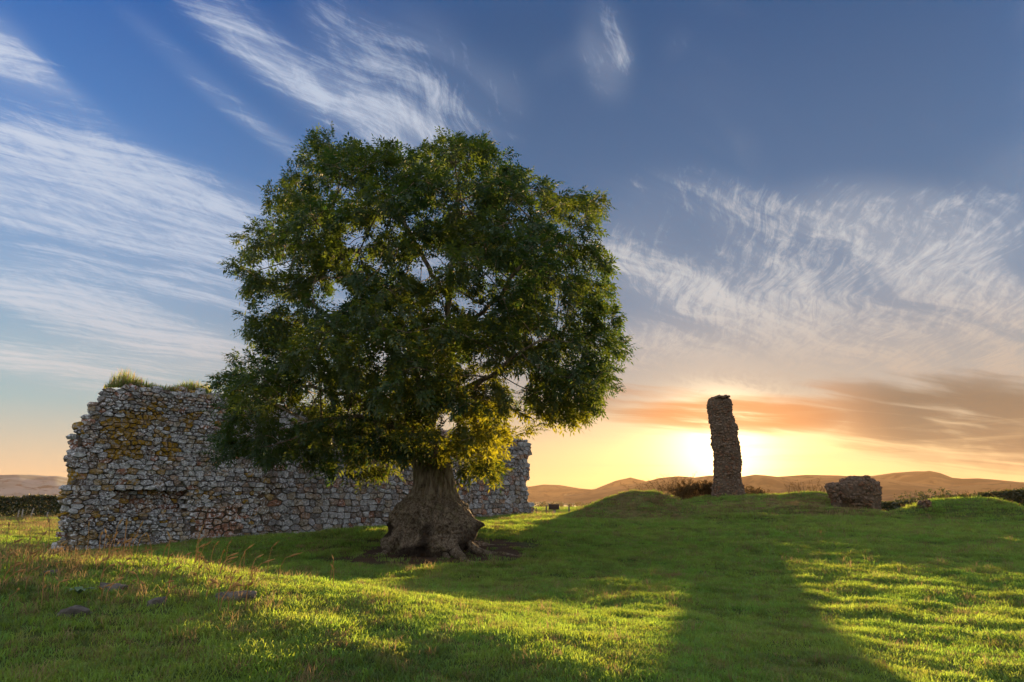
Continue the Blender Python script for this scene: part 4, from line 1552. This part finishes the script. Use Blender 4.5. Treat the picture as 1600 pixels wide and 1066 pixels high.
def grass():
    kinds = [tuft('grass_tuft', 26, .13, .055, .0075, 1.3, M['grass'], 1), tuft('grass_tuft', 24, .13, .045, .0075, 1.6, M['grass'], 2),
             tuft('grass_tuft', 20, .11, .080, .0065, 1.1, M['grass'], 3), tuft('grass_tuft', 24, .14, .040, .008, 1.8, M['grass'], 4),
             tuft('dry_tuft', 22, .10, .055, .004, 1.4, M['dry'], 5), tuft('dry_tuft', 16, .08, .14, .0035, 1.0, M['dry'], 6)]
    # place with density falling off with distance
    N = 420000
    th = rng.uniform(R(-56), R(56), N)
    r0, r1, e = 4.2, 78.0, .80
    rr = (r0 ** e + rng.random(N) * (r1 ** e - r0 ** e)) ** (1 / e)
    # r dr density ~ r^(e-1) -> per area r^(e-2)
    x, y = rr * np.sin(th), rr * np.cos(th)
    keep = rng.random(N) < .52
    dt = np.hypot(x - TREE.x - .35, y - TREE.y + .2) + 1.3 * vnoise(x * 1.3, y * 1.3, 0, 5)
    keep &= (dt > 2.7) | (rng.random(N) < .05)
    # nothing inside the wall
    du = (x - WA.x) * WU.x + (y - WA.y) * WU.y; dn = (x - WA.x) * WN.x + (y - WA.y) * WN.y
    keep &= ~((du > -.05) & (du < WL) & (dn < .03) & (dn > -W_TH))
    x, y, rr = x[keep], y[keep], rr[keep]
    z = ground_z(x, y)
    n = len(x)
    clump = fbm(x * .55, y * .55, 0, 3, 41); fine = vnoise(x * 2.2, y * 2.2, 0, 43)
    bank = gauss(x, y, -6.6, 7.2, 2.6, 1.3)
    leftfield = sstep(-17, -19, x) * sstep(26, 32, y)
    hump = gauss(x, y, 6.3, 35.0, 2.6, 2.0) + gauss(x, y, 15.5, 42, 4, 3) + .7 * gauss(x, y, 17, 37, 3, 1.5)
    pd = np.clip(.13 + .65 * hump + .30 * sstep(.25, .65, fine) * sstep(-.2, .4, clump) + .16 * bank + .45 * leftfield, 0, .8)
    k = rng.integers(0, 4, n)
    d = rng.random(n)
    k = np.where(d < pd, 4, k)
    k = np.where((d < pd * (.08 + .5 * bank)), 5, k)
    sc_ = (.75 + .5 * rng.random(n)) * (1 + .35 * clump) * np.clip((rr / 9) ** .55, .8, 2.8)
    me = mesh_of('grass', np.stack([x, y, z], -1), [], attrs=None) if False else bpy.data.meshes.new('grass')
    me.vertices.add(n); me.vertices.foreach_set('co', np.stack([x, y, z], -1).astype(np.float32).ravel())
    for nm, val, ty in (('kind', k.astype(np.int32), 'INT'), ('turn', rng.uniform(0, 6.283, n).astype(np.float32), 'FLOAT'), ('size', sc_.astype(np.float32), 'FLOAT')):
        a = me.attributes.new(nm, ty, 'POINT'); a.data.foreach_set('value', val)
    o = obj('grass', me, None, kind='stuff', label='short green grazed turf covering the meadow, banks and knolls', cat='grass')
    ng = bpy.data.node_groups.new('turf', 'GeometryNodeTree')
    ng.interface.new_socket('Geometry', in_out='INPUT', socket_type='NodeSocketGeometry')
    ng.interface.new_socket('Geometry', in_out='OUTPUT', socket_type='NodeSocketGeometry')
    t = NT(ng)
    gi, go = t.new('NodeGroupInput'), t.new('NodeGroupOutput')
    iop = t.new('GeometryNodeInstanceOnPoints')
    join = t.new('GeometryNodeJoinGeometry')
    for ob in reversed(kinds):
        oi = t.new('GeometryNodeObjectInfo'); oi.inputs['Object'].default_value = ob; oi.inputs['As Instance'].default_value = True
        ng.links.new(oi.outputs['Geometry'], join.inputs[0])

    def named(nm, ty):
        a = t.new('GeometryNodeInputNamedAttribute', data_type=ty); a.inputs['Name'].default_value = nm
        return a.outputs['Attribute']
    ng.links.new(gi.outputs[0], iop.inputs['Points'])
    ng.links.new(join.outputs[0], iop.inputs['Instance'])
    iop.inputs['Pick Instance'].default_value = True
    ng.links.new(named('kind', 'INT'), iop.inputs['Instance Index'])
    cx = t.new('ShaderNodeCombineXYZ'); ng.links.new(named('turn', 'FLOAT'), cx.inputs[2])
    ng.links.new(cx.outputs[0], iop.inputs['Rotation'])
    ng.links.new(named('size', 'FLOAT'), iop.inputs['Scale'])
    ng.links.new(iop.outputs[0], go.inputs[0])
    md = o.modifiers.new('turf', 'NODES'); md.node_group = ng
    print('TUFTS', n)


grass()


# ------------------------------------------------------------------ the evening air
def haze():
    sp = Soup()
    x0, x1, y0, y1, z0, z1 = -4600, 4600, -1000, 5000, -60, 132
    v = [(x, y, z) for x in (x0, x1) for y in (y0, y1) for z in (z0, z1)]
    f = [(0, 1, 3, 2), (4, 6, 7, 5), (0, 4, 5, 1), (2, 3, 7, 6), (0, 2, 6, 4), (1, 5, 7, 3)]
    me = mesh_of('haze', v, f)
    m = bpy.data.materials.new('evening_haze'); m.use_nodes = True
    nt = m.node_tree; nt.nodes.remove(nt.nodes['Principled BSDF'])
    pv = nt.nodes.new('ShaderNodeVolumePrincipled')
    pv.inputs['Color'].default_value = (.95, .64, .38, 1)
    pv.inputs['Density'].default_value = HAZE
    pv.inputs['Anisotropy'].default_value = .25
    nt.links.new(pv.outputs[0], nt.nodes['Material Output'].inputs['Volume'])
    m.cycles.homogeneous_volume = True
    obj('haze', me, m, kind='stuff')


HAZE = 0.46e-4
haze()
